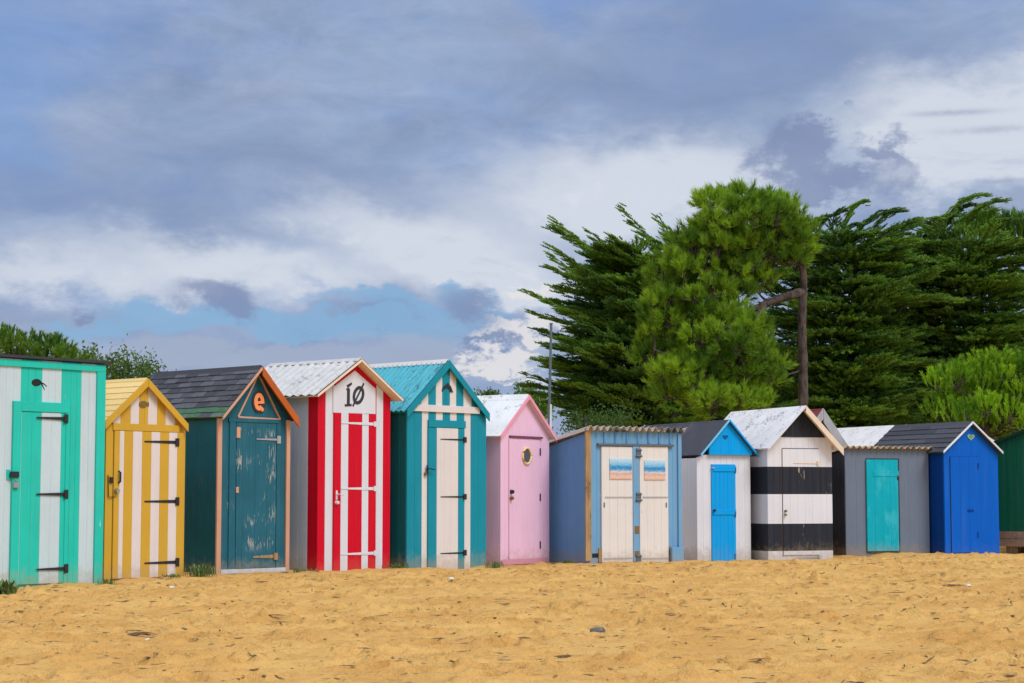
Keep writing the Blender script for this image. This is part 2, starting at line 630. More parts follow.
    def door(s, segs, ybot, ytop, pxm, n0=-.028, t=.026, name='door'):
        z0, z1 = s.z(pxm, ybot), s.z(pxm, ytop)
        mb = MB()
        for (p0, p1, m, nb) in segs:
            a0, a1 = s.u(p0, n=n0), s.u(p1, n=n0)
            for i in range(nb):
                mb.board(a0 + (a1 - a0) * i / nb, a0 + (a1 - a0) * (i + 1) / nb, n0, t, z0, z1, z1, m, g=.004)
        return mb.build(name, s.root)

    def hinge(s, parent, tip, plate0, plate1, py, n, m=None, hp=.045, hs=.018, name='hinge'):
        m = m or M['iron']
        a, b, c = s.u(tip, py, n), s.u(plate0, py, n), s.u(plate1, py, n)
        z = s.z((tip + plate1) / 2, py)
        mb = MB()
        sg = 1 if b > a else -1
        mb.poly([(a, z), (a + .012 * sg, z + hs * .45), (b + .002 * sg, z + hs), (b + .002 * sg, z - hs), (a + .012 * sg, z - hs * .45)], n - .006, n - .0005, m)
        x0, x1 = min(b, c), max(b, c)
        mb.box(x0, x1, n - .009, n - .0005, z - hp, z + hp, m)
        mb.tube([(b, n - .012, z - hp), (b, n - .012, z + hp)], .008, m, 8)
        for q in (.2, .5, .8):
            uu = a + (b - a) * q
            mb.tube([(uu, n - .009, z), (uu, n - .0055, z)], .006, m, 6)
        return mb.build(name, parent, bevel=.0015)

    def block(s, name, px, py, wpx, hpx, m, n0, n1, parent):
        a, b, c, d = s.rect(px - wpx / 2, py - hpx / 2, px + wpx / 2, py + hpx / 2, n0)
        mb = MB()
        mb.box(a, b, n0, n1, c, d, m)
        return mb.build(name, parent, bevel=.004)

    def padlock(s, px, py, n, parent, m=None, size=.04):
        u, z = s.F(px, py, n)
        mb = MB()
        mb.box(u - size * .55, u + size * .55, n - .028, n - .006, z - size * .7, z + size * .3, m or M['steel'])
        pts = [(u + size * .36 * cos(a), n - .017, z + size * .3 + size * .55 * sin(a)) for a in np.linspace(0, pi, 9)]
        mb.tube(pts, size * .1, M['steel'], 6)
        return mb.build('padlock', parent, bevel=.002)

    def knob(s, px, py, n, parent, m=None, r=.02, name='handle'):
        u, z = s.F(px, py, n)
        mb = MB()
        mb.tube([(u, n - .001, z), (u, n - .02, z), (u, n - .022, z), (u, n - .04, z), (u, n - .046, z)], r * .9, m or M['iron'], 10, r * .75)
        return mb.build(name, parent, smooth=False)

    def lever(s, px, py, n, parent, m=None, length=.09, dirn=1, name='handle'):
        u, z = s.F(px, py, n)
        m = m or M['iron']
        mb = MB()
        mb.box(u - .016, u + .016, n - .006, n - .0005, z - .07, z + .05, m)
        mb.tube([(u, n - .005, z), (u, n - .04, z), (u + dirn * .02, n - .05, z), (u + dirn * length, n - .05, z - .012)], .009, m, 8)
        return mb.build(name, parent)

    def cutout(s, name, pts_px, m, parent=None, n=0.0, t=.004):
        mb = MB()
        mb.poly([s.F(*p) for p in pts_px], n - t, n - .0005, m)
        return mb.build(name, parent or s.root)


def ell(cx, cy, rx, ry, n=18, rot=0.0):
    return [(cx + rx * cos(a) * cos(rot) - ry * sin(a) * sin(rot), cy + rx * cos(a) * sin(rot) + ry * sin(a) * cos(rot)) for a in np.linspace(0, 2 * pi, n, endpoint=False)]


def heart(cx, cy, r, n=24):
    return [(cx + r * 16 * sin(a) ** 3 / 17, cy - r * (13 * cos(a) - 5 * cos(2 * a) - 2 * cos(3 * a) - cos(4 * a)) / 17) for a in np.linspace(0, 2 * pi, n, endpoint=False)]


def segs_px(h, lst, py=500):
    return [(h.u(a, py), h.u(b, py), M[m], n) for a, b, m, n in lst]


# ================================================================== the huts
def hut_mint():
    h = Hut('beach_hut', 'mint green and white striped flat roofed hut, at the left edge of the photo', -24, 587.6, 101.7, 51)
    zt = h.z(55, 361.5)
    D = 1.9
    h.front(segs_px(h, [(-24, -16, 'mint', 1), (-16, 4, 'mint_white', 3), (4, 18.7, 'mint_white', 2), (18.7, 40, 'mint', 3), (40, 59.5, 'mint_white', 3), (59.5, 69, 'mint', 1), (69, 79.5, 'mint', 2), (79.5, 94.5, 'mint_white', 2), (94.5, 101.7, 'mint', 1)]), z1=zt)
    h.sides(D, M['mint_white'], zt, zt, slope=.2)
    mb = MB()
    y0, y1 = -.05, D + .05
    z0 = h.z(55, 360.4)
    ov = .05
    v = [(-ov, y0, z0), (h.w + ov, y0, z0), (h.w + ov, y1, z0 - .21), (-ov, y1, z0 - .21)]
    v += [(p[0], p[1], p[2] + .03) for p in v]
    mb.add(v, [(0, 3, 2, 1), (4, 5, 6, 7), (0, 1, 5, 4), (1, 2, 6, 5), (2, 3, 7, 6), (3, 0, 4, 7)], M['tar'])
    mb.build('roof', h.root)
    a, b, c, d = h.rect(-24, 361.6, 101.7, 368)
    f = MB()
    f.box(-.005, h.w + .005, -.022, -.001, c, d, M['mint'])
    f.build('fascia', h.root, bevel=.003)
    for x0, x1 in ((94.5, 102),):
        a, b = h.u(x0, 480), h.w + .006
        p = MB()
        p.box(a, b, -.024, -.001, -.1, c - .002, M['mint'])
        p.build('corner_post', h.root, bevel=.003)
    # door frame and door
    fr = MB()
    fa, fb, fz0, fz1 = h.rect(12, 402, 68.6, 585.5, -.03)
    fc = h.u(20, n=-.03)
    zt2 = h.z(40, 412)
    fr.box(fa, fc, -.03, -.001, -.03, fz1, M['mint'])
    fr.box(fc + .001, fb, -.03, -.001, zt2, fz1, M['mint'])
    fr.box(h.u(65, n=-.03), fb, -.03, -.001, -.03, zt2 - .001, M['mint'])
    fr.build('door_frame', h.root, bevel=.003)
    d = h.door([(19.6, 21, 'mint_white', 1), (21, 40.3, 'mint', 2), (40.3, 60, 'mint_white', 2), (60, 64.7, 'mint', 1)] and [(19.9, 20.5, M['mint_white'], 1), (20.5, 40.3, M['mint'], 2), (40.3, 60, M['mint_white'], 2), (60, 64.7, M['mint'], 1)], 583.5, 412.6, 42, n0=-.021, t=.019)
    for py in (418.3, 494.2, 568.8):
        h.hinge(d, 36, 64.2, 68, py, -.031, hp=.05, hs=.019)
    lk = MB()
    a, b, c, e = h.rect(10.2, 471.5, 18.8, 477.5, -.04)
    lk.box(a, b, -.05, -.031, c, e, M['iron'])
    a, b, c, e = h.rect(6.2, 469.5, 10.8, 479.5)
    lk.box(a, b, -.016, -.001, c, e, M['mint'])
    lk.build('latch', d, bevel=.003)
    h.padlock(15, 484, -.031, d, size=.06)
    c = h.cutout('fish_cutout', ell(36.3, 382.5, 4.8, 3.6), M['dark'])
    mb = MB()
    for q in ([(40, 382.5), (43.5, 383.6), (46.8, 386.5)], [(40.5, 383), (42.5, 385.5), (44.5, 390)]):
        stroke(mb, [h.F(*p) for p in q], .018, -.004, -.0006, M['dark'], .006)
    mb.build('fish_tail', c)
    h.base([(-20, 591), (12, 589), (40, 587), (70, 584), (100, 581.5)])
    return h


def hut_yellow():
    h = Hut('beach_hut', 'ochre yellow and white striped gabled hut with cream boarded roof', 105.3, 580.5, 184.8, 50)
    h.roof_line((147.5, 380), (104.5, 421.5), (187.6, 426.5), .05)
    D = 1.8
    yc = 404
    zb = h.z(146, 428)
    low = [(105.3, 113, 'yellow', 1), (113, 180, 'yellow', 4), (180, 184.8, 'yellow', 1)]
    h.front(segs_px(h, low), top=lambda u: min(h.under(u), zb), n0=0)
    gs = [(105.3, 113, 'yellow', 1), (113, 121, 'cream', 1), (121, 131, 'yellow', 1), (131, 139.5, 'cream', 1), (139.5, 148.3, 'yellow', 1), (148.3, 157.5, 'cream', 1), (157.5, 166, 'yellow', 1), (166, 175.5, 'cream', 1), (175.5, 184.8, 'yellow', 1)]
    h.front(segs_px(h, gs, yc), lo=zb + .001, n0=0, name='gable')
    h.sides(D, M['cream'], h.under(0), h.under(h.w), M['yellow'])
    h.gable_roof(-.05, D + .04, 'boards', [M['roof_cream'], M['roof_cream']], courses=7)
    h.barge(.075, M['yellow'], lift=.018)
    h.ridge(-.04, D + .03, M['roof_cream'], .03, .018)
    h.strip('header_beam', 113.5, 424.2, 179.5, 431.3, M['yellow'], -.03, -.001)
    h.strip('corner_post', 105, 424, 112.3, 582, M['yellow'], -.014, -.001)
    d = h.door([(113.6, 119, M['yellow'], 1), (119, 123.5, M['cream'], 1), (123.5, 132.3, M['yellow'], 1), (132.3, 141.5, M['cream'], 1), (141.5, 150.7, M['yellow'], 1), (150.7, 159.4, M['cream'], 1),
                (159.4, 168.4, M['yellow'], 1), (168.4, 176.7, M['cream'], 1), (176.7, 183, M['yellow'], 1)], 577.2, 431.8, 148)
    for py in (442, 501.4, 562.5):
        h.hinge(d, 144, 175.6, 179, py, -.029, hp=.05, hs=.02)
    hd = MB()
    u, z = h.F(117.2, 477)
    hd.tube([(u, -.029, z + .07), (u, -.06, z + .055), (u, -.06, z - .055), (u, -.029, z - .07)], .012, M['iron'], 8)
    hd.build('handle', d)
    h.knob(116, 491, -.029, d, M['steel'], .035, 'lock')
    h.block('latch', 111.8, 480, 3, 6, M['iron'], -.035, -.015, d)
    ro = MB()
    ro.tube([(*h.F(106.6, 475)[:1], -.03, h.z(106.6, 475)), (h.u(106.8, 497), -.03, h.z(106.8, 497)), (h.u(113, 497), -.03, h.z(112.5, 497))], .006, M['iron'], 6)
    ro.build('latch_rod', d)
    pl = h.cutout('fish_plaque', ell(143, 404.2, 4.2, 3.2), M['brass'], t=.012)
    mb = MB()
    mb.poly([h.F(146.2, 404.2), h.F(148.4, 402), h.F(148.4, 406.4)], -.012, -.0006, M['brass'])
    mb.build('fish_tail', pl)
    h.base([(105, 581.5), (125, 580.3), (150, 578.7), (170, 577), (186, 575.8)])


def hut_teal():
    h = Hut('beach_hut', 'worn teal hut with flaking door, salmon trim and dark shingle roof', 218, 575, 289, 48)
    h.roof_line((261.5, 367), (222.5, 416.5), (298.8, 420), .13)
    D = h.depth_from(155, 369.5) - .05
    D = max(1.3, min(D, 2.2))
    h.front([(0, h.w, M['teal'], 6)], gr=.003)
    h.sides(D, M['teal_side'], h.under(0), h.under(h.w), M['teal_side'], bw=.2)
    h.gable_roof(-.13, D + .05, 'tiles', [M['slate_a'], M['slate_b'], M['slate_c'], M['slate_c']], courses=9, tile=.24, moss=(3, [M['moss_a'], M['moss_b'], M['slate_a']]))
    h.ridge(-.12, D + .04, M['slate_c'], .06, .016)
    h.barge(.028, M['salmon'], which=(-1,), lift=.0)
    h.barge(.085, M['rust_wood'], which=(1,), lift=.016)
    h.strip('corner_post', 217.2, 418, 221.6, 576, M['salmon'], -.03, -.001)
    h.strip('corner_post', 286.3, 420, 290, 572, M['salmon'], -.03, -.001)
    # decorative triangle
    A, B, C = h.F(258, 374), h.F(237.5, 417), h.F(279.5, 419.5)
    for i, (p, q) in enumerate(((A, B), (C, A), (B, C))):
        mb = MB()
        stroke(mb, [p, q], .022, -.018 - .002 * i, -.001, M['salmon'])
        mb.build('triangle_trim', h.root, bevel=.002)
    # letter: an orange e with a full stop on a black backing
    cu, cz = h.F(258.3, 401.8)
    R, Hh = .056, .086

    def lp(a, k=1.0):
        return (cu + R * k * cos(a), cz + Hh * k * sin(a))
    bk = MB()
    stroke(bk, [lp(a, 1.0) for a in np.linspace(-.75, 2 * pi - 1.1, 22)], .115, -.012, -.001, M['black_letter'])
    bk.poly([(cu + .052 + .04 * cos(a), cz - .098 + .042 * sin(a)) for a in np.linspace(0, 2 * pi, 12, endpoint=False)], -.0125, -.001, M['black_letter'])
    sg = bk.build('letter_sign', h.root)
    lt = MB()
    stroke(lt, [lp(a) for a in np.linspace(0.0, 2 * pi - .75, 24)], .056, -.02, -.013, M['orange_letter'])
    stroke(lt, [(cu - .05, cz - .012), (cu + .085, cz - .004)], .034, -.021, -.0135, M['orange_letter'])
    lt.poly([(cu + .052 + .025 * cos(a), cz - .098 + .027 * sin(a)) for a in np.linspace(0, 2 * pi, 12, endpoint=False)], -.0215, -.0135, M['orange_letter'])
    lt.build('letter', sg)
    # frame strips + door
    h.strip('door_frame', 229.2, 421, 235.6, 571, M['teal'], -.018, -.001)
    h.strip('door_frame', 276.5, 421, 280.5, 569, M['teal'], -.018, -.001)
    h.strip('header_beam', 229.2, 418.6, 280.5, 422.6, M['teal'], -.024, -.001)
    x0, x1, z0, z1 = h.rect(248, 432, 274, 487)
    x2, x3, z2, z3 = h.rect(239, 511, 273, 548)
    md = paint('flaked_door_upper_boards', S(40, 100, 118, K), wear=.66, wear_col=(.36, .37, .33), var=.22, wear_box=(x0 - .03, x1, z2, z1))
    d = h.door([(236.2, 242, M['teal_door'], 1), (242, 255, md, 1), (255, 267, md, 1), (267, 276, md, 1)], 568, 423, 256, n0=-.016, t=.0145)
    h.block('latch', 238.8, 432.5, 3.6, 11, M['salmon'], -.034, -.0165, d)
    h.block('lock', 237.6, 490, 2.6, 6, M['salmon'], -.026, -.0165, d)
    h.hinge(d, 252.5, 273.6, 277.4, 556.6, -.019, M['bare_wood'], hs=.024)
    h.hinge(d, 256, 277, 280.5, 439.5, -.019, M['weather_white'], hs=.014, hp=.05)
    h.strip('sill', 221, 568.6, 286, 573, M['grey_side'], -.028, -.001)
    h.base([(216, 576.5), (235, 574.5), (262, 573), (289, 571.5)])


def hut_red():
    h = Hut('beach_hut', 'crimson and white striped hut with the number 10 painted on its gable', 317.6, 571.6, 390.2, 50)
    h.roof_line((361.3, 360), (317.8, 395), (402.8, 400.3), .14)
    D = h.depth_from(268, 364) - .1
    D = max(1.4, min(D, 2.2))
    h.front(segs_px(h, [(317.6, 325, 'red', 1), (325, 333.3, 'red_white', 1), (333.3, 376, 'red', 4), (376, 382.8, 'red_white', 1), (382.8, 390.2, 'red', 1)]))
    h.sides(D, M['grey_side'], h.under(0), h.under(h.w), M['red'], front_strip=(.17, M['red']), bw=.17)
    h.gable_roof(-.14, D + .06, 'corr', [M['roof_lichen'], M['tan_board']], t=.022, rib=.15)
    h.ridge(-.135, D + .05, M['roof_lichen'], .05, .022)
    h.barge(.03, M['tan_board'], lift=.012, t=.012)
    mb = MB()
    mb.poly([h.F(*q, n=-.016) for q in ((333.4, 412.6), (333.4, 387.2), (355, 370.5), (375.6, 388.6), (375.6, 414))], -.016, -.001, M['red_white'])
    pn = mb.build('number_panel', h.root)
    mb = MB()
    G = lambda x, y: h.F(x, y, -.02)
    B = M['black_letter']
    W = .052
    stroke(mb, [G(348.4, 404.8), G(348.6, 388.6)], W, -.021, -.0165, B)
    stroke(mb, [G(344.9, 405.3), G(351.6, 405.0)], .03, -.0215, -.0165, B)
    stroke(mb, [G(346.4, 389.4), G(349.2, 388.5)], .02, -.0217, -.0165, B)
    stroke(mb, [G(347.3, 386.7), G(351.9, 383.3)], .042, -.021, -.0165, B, .028)
    ring = [G(358.6 + 4.5 * cos(a) + 1.1 * sin(a), 395.2 - 7.6 * sin(a)) for a in np.linspace(0, 2 * pi, 30)]
    stroke(mb, ring, .046, -.0213, -.0165, B)
    stroke(mb, [G(352.9, 406.2), G(363.9, 383.4)], .026, -.0225, -.0165, B)
    mb.build('number', pn)
    mb = MB()
    d = h.door([(334, 340.8, M['red'], 1), (340.8, 348.1, M['red_white'], 1), (348.1, 361.9, M['red'], 2), (361.9, 368.4, M['red_white'], 1), (368.4, 375.4, M['red'], 1)], 570.2, 413.6, 354)
    for py in (423.6, 488.6, 553.6):
        h.hinge(d, 340.6, 373.6, 376.6, py, -.029, M['red_white'], hs=.021, hp=.035)
    h.lever(336.5, 494.2, -.029, d, M['red_white'], .08, 1)
    h.knob(336, 502.5, -.029, d, M['red_white'], .028, 'lock')
    h.base([(309, 572), (318, 572.2), (340, 571), (365, 570), (390, 567.5)])


def hut_turquoise():
    h = Hut('beach_hut', 'turquoise and white striped hut with turquoise sheet roof and white door panel', 407, 568.4, 486.3, 47)
    h.roof_line((448.4, 361.5), (406.8, 411), (489.2, 415.5), .05)
    D = h.depth_from(362, 367) - .05
    D = max(1.4, min(D, 2.2))
    zb = h.z(447, 410)
    T, C = 'turq', 'turq_cream'
    h.front(segs_px(h, [(407, 414.5, T, 1), (414.5, 421.8, T, 1), (421.8, 428.2, C, 1), (428.2, 435.8, T, 1), (435.8, 442.6, C, 1), (442.6, 450, T, 1), (450, 456.6, C, 1), (456.6, 464.2, T, 1), (464.2, 470.6, C, 1), (470.6, 478, T, 1), (478, 486.3, T, 1)]), top=lambda u: min(h.under(u), zb))
    h.front(segs_px(h, [(407, 413.5, T, 1), (413.5, 421, T, 1), (421, 428.5, C, 1), (428.5, 436, T, 1), (436, 442.4, C, 1), (442.4, 450, T, 1), (450, 456.4, C, 1), (456.4, 463.6, T, 1), (463.6, 471.6, C, 1), (471.6, 486.3, T, 2)], 398), lo=zb + .001, name='gable')
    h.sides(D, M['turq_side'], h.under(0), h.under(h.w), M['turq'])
    h.gable_roof(-.05, D + .04, 'corr', [M['roof_turq'], M['turq']], rib=.1)
    h.ridge(-.03, D + .03, M['turq_cream'], .055, .026)
    h.barge(.085, M['turq'], lift=.022)
    h.strip('header_beam', 413.5, 405.6, 480, 412.4, M['turq_cream'], -.028, -.001)
    fr = MB()
    a, b, c, e = h.rect(427.4, 420.5, 464.2, 427.8)
    fr.box(a, b, -.034, -.001, c, e, M['turq'])
    fr.build('door_frame', h.root, bevel=.003)
    d = h.door([(428.4, 436.8, M['turq'], 1), (436.8, 444, M['turq_cream'], 1), (444, 451, M['turq_cream'], 1), (451, 458.2, M['turq_cream'], 1), (458.2, 464.6, M['turq'], 1)], 570, 428.3, 447)
    for py in (439.6, 496.8, 553):
        h.hinge(d, 440.2, 463.4, 466.4, py, -.029, hp=.04, hs=.013)
    h.lever(427.2, 468.8, -.029, d, M['iron'], .1, 1)
    h.padlock(425, 473.5, -.006, d, M['brass'], .04)
    dol = [(441.6, 391.5), (442.2, 388), (444.3, 385.6), (446.6, 384.3), (447.6, 382.8), (448.6, 384.6), (450.2, 386.2), (451.2, 388.6), (452.6, 392.6), (451, 391.8), (449.4, 392.2), (449.6, 389.8), (447.8, 388.2), (445.4, 388), (443.6, 389.6)]
    h.cutout('dolphin_plaque', dol, M['iron'], t=.014)
    h.base([(395, 569), (407, 568.4), (425, 569), (447, 569.8), (462, 569), (475, 566.8), (487, 566)])


def hut_pink():
    h = Hut('beach_hut', 'pale pink gabled hut with round porthole in its door', 500.6, 564.4, 549.4, 57)
    h.roof_line((528.5, 395), (500.2, 435), (556.3, 439), .06)
    D = 1.7
    h.front([(0, h.w, M['pink'], 13)])
    h.sides(D, M['pink'], h.under(0), h.under(h.w))
    h.gable_roof(-.06, D + .05, 'sheet', [M['roof_white'], M['roof_white']], t=.025)
    h.ridge(-.05, D + .04, M['roof_white'], .09, .004)
    h.barge(.05, M['pink_edge'], lift=.004, mr=M['pink_edge'])
    d = h.door([(509.6, 540.4, M['pink'], 8)], 563, 438.8, 525, n0=-.02, t=.018)
    mb = MB()
    a, b, c, e = h.rect(508.8, 436.2, 541, 438.4)
    mb.box(a, b, -.035, -.001, c, e, plain('dark_rose_lintel', S(120, 60, 84), .7))
    mb.build('lintel', h.root)
    # gap line at the opening side
    mb = MB()
    a, b, c, e = h.rect(508.7, 439, 509.3, 563)
    mb.box(a, b, -.004, -.0005, c, e, M['dark'])
    mb.build('door_gap', h.root)
    for py in (452, 497.4, 545):
        h.block('hinge', 540.6, py, 1.1, 7.5, M['iron'], -.03, -.021, d)
    u, z = h.F(525.4, 456)
    r = .118
    rg = MB()
    pts = [(u + r * cos(a), -.026, z + r * sin(a)) for a in np.linspace(0, 2 * pi, 28)]
    rg.tube(pts, .02, M['rope_ring'], 8)
    po = rg.build('porthole', d, smooth=True)
    gl = MB()
    gl.poly([(u + (r - .006) * cos(a), z + (r - .006) * sin(a)) for a in np.linspace(0, 2 * pi, 28, endpoint=False)], -.025, -.0205, M['glass_grey'])
    gl.build('pane', po)
    h.knob(510.9, 491.8, -.021, d, M['iron'], .035)
    h.knob(510.6, 498.2, -.021, d, M['brass'], .032, 'lock')
    h.strip('kick_board', 502, 558.5, 548, 564, paint('rose_kick_board_paint', S(226, 150, 188, K), var=.1), -.026, -.021)
    h.base([(490, 566.5), (501, 566.4), (525, 564.6), (549, 562.4)])


def corr_roof(h, D, z_front, z_back, m, ov=.08, rib=.09, amp=.018, side=.06, name='roof'):
    """shed roof of corrugated sheet, waves seen on its front edge"""
    mb = MB()
    nx = int((h.w + 2 * side) / rib * 10)
    v, f = [], []
    for i in range(nx + 1):
        x = -side + (h.w + 2 * side) * i / nx
        hh = amp * cos(2 * pi * x / rib)
        for y, z in ((-ov, z_front), (D + .06, z_back)):
            v += [(x, y, z + hh + .007), (x, y, z + hh)]
    for i in range(nx):
        b, c = i * 4, i * 4 + 4
        f += [(b, c, c + 2, b + 2), (b + 1, b + 3, c + 3, c + 1), (b, b + 1, c + 1, c), (b + 2, c + 2, c + 3, b + 3)]
    mb.add(v, f, m)
    return mb.build(name, h.root, smooth=False)


def hut_light_blue():
    h = Hut('beach_hut', 'light blue flat roofed hut with two cream doors, each bearing a seaside picture', 588, 563.2, 681, 30)
    D = 1.9
    zt = h.z(634, 431.5)
    h.front([(0, h.w, M['sky_paint'], 11)], z1=zt)
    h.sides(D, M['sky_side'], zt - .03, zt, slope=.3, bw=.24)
    corr_roof(h, D, zt + .035, zt - .27, M['roof_fibre'], ov=.1, rib=.115, amp=.036, side=.06)
    h.strip('corner_post', 585.8, 428, 591.4, 561, M['bare_wood'], -.03, -.001)
    h.strip('corner_post', 678.6, 434, 682, 562, M['sky_paint'], -.03, -.001)
    for i, px in enumerate((605, 616.2, 627.4, 638.4, 649.2, 659.6, 670.4)):
        h.strip('batten', px - .9, 432.5, px + .9, 443.5, M['sky_side'], -.016, -.001)
    mb = MB()
    a, b, c, e = h.rect(596.6, 443.8, 672.4, 446.2)
    mb.box(a, b, -.05, -.001, c, e, M['galv'])
    mb.build('door_rail', h.root, bevel=.003)
    for k, (x0, x1, q0, q1, p0, p1) in enumerate(((601.8, 633, 608.4, 630.4, 458.4, 479.4), (639.8, 668.4, 643, 663.8, 460, 480))):
        d = h.door([(x0, x1, M['door_cream'], 4)], 562.2, 446.8, (x0 + x1) / 2, n0=-.03, t=.028)
        a, b, c, e = h.rect(x0 + 2, 496.6, x1 - 2, 498)
        mb = MB()
        mb.box(a, b, -.036, -.0305, c, e, M['weather_white'])
        mb.build('door_batten', d)
        a, b, c, e = h.rect(q0, p0, q1, p1)
        mb = MB()
        mb.box(a, b, -.042, -.0305, c, e, panel_mat('seaside_panel_%s' % ('first' if k == 0 else 'second'), c, e, 3.3 + k * 5))
        pc = mb.build('picture', d, bevel=.002)
        pc['label'] = 'small seaside picture, blue sea over pinkish sand'
        h.block('hinge', x0 + 2.6 if k == 0 else x1 - 2, 505, 1.2, 5, M['galv'], -.036, -.0305, d)
        a, b, c, e = h.rect(x0 + 1, 557.6, x1 - 1, 559)
        mb = MB()
        mb.box(a, b, -.036, -.0305, c, e, M['weather_white'])
        mb.build('door_batten', d)
    st = h.strip('centre_post', 633.4, 446.5, 639.4, 562, M['sky_paint'], -.045, -.001)
    for py in (453.2, 497.2, 559.2):
        u, z = h.F(636.6, py)
        mb = MB()
        mb.tube([(u - .04, -.06, z + .05), (u + .05, -.06, z + .045)], .013, M['galv'], 8)
        mb.tube([(u - .05, -.06, z - .04), (u + .06, -.06, z - .045)], .013, M['galv'], 8)
        mb.box(u - .04, u + .045, -.056, -.0455, z - .07, z + .07, M['galv'])
        mb.build('bolt', st)
    for py, hh in ((530, 8), (554, 6)):
        h.block('rust_patch', 637, py, 4.6, hh, M['rust'], -.047, -.0455, st)
    h.strip('kick_box', 672.4, 547.4, 684, 562.6, M['sky_paint'], -.09, -.031, bevel=.006)
    h.strip('bare_post', 669.3, 546, 671.6, 562.5, M['bare_wood'], -.02, -.001)
    h.strip('bare_post', 599, 548, 601.4, 562.5, M['bare_wood'], -.02, -.001)
    h.strip('vent', 592.4, 553.4, 598.6, 557.6, M['dark'], -.006, -.0005)
    h.base([(560, 563), (588, 563.2), (634, 562.8), (681, 561.8)])


def hut_white_azure():
    h = Hut('beach_hut', 'small white hut with bright azure door and azure gable', 697.4, 557.6, 750.6, 24)
    h.roof_line((729.3, 419.5), (700.6, 454.5), (758.2, 455.3), .1)
    D = h.depth_from(645, 418.5) - .1
    D = max(1.5, min(D, 3.0))
    zb = h.z(724, 455)
    h.front([(0, h.w, M['white'], 9)], top=lambda u: min(h.under(u), zb))
    h.front([(.0, h.w, M['azure'], 5)], lo=zb + .001, n0=-.06, t=.05, name='gable')
    h.sides(D, M['white'], h.under(0), h.under(h.w), M['white'])
    h.gable_roof(-.1, D + .1, 'sheet', [M['roof_felt'], M['roof_felt']], t=.028)
    h.barge(.028, M['azure_edge'], lift=.008, mr=M['azure'])
    mb = MB()
    k = (s_ := (h.za - h.ze)) / (h.uR - h.ua)
    mb.poly([(h.ua, h.za + .015), (h.uL, h.ze + .015), (h.uL, h.ze - .03), (h.ua, h.za - .03)], D + .101, D + .115, M['azure_edge'])
    mb.build('bargeboard', h.root)
    d = h.door([(711.8, 735.8, M['azure'], 6)], 561.2, 464.4, 724, n0=-.022, t=.02)
    for y0, y1 in ((466, 471.5), (509.5, 514.8)):
        a, b, c, e = h.rect(712.3, y0, 735.3, y1)
        mb = MB()
        mb.box(a, b, -.034, -.0225, c, e, M['azure'])
        mb.build('door_batten', d, bevel=.003)
    for py in (470.5, 514.5, 556.5):
        h.block('hinge', 735.6, py, 1.3, 5.5, paint('dark_azure_hinge_paint', S(0, 92, 150), var=.1), -.036, -.0225, d)
    h.knob(714, 510.4, -.023, d, M['iron'], .024)
    h.block('latch', 713.2, 467.8, 3.2, 1.6, M['weather_white'], -.04, -.0345, d)
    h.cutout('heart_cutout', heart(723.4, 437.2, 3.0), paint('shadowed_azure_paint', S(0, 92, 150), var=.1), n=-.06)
    h.base([(690, 562), (697, 562), (724, 561.6), (750, 561)])


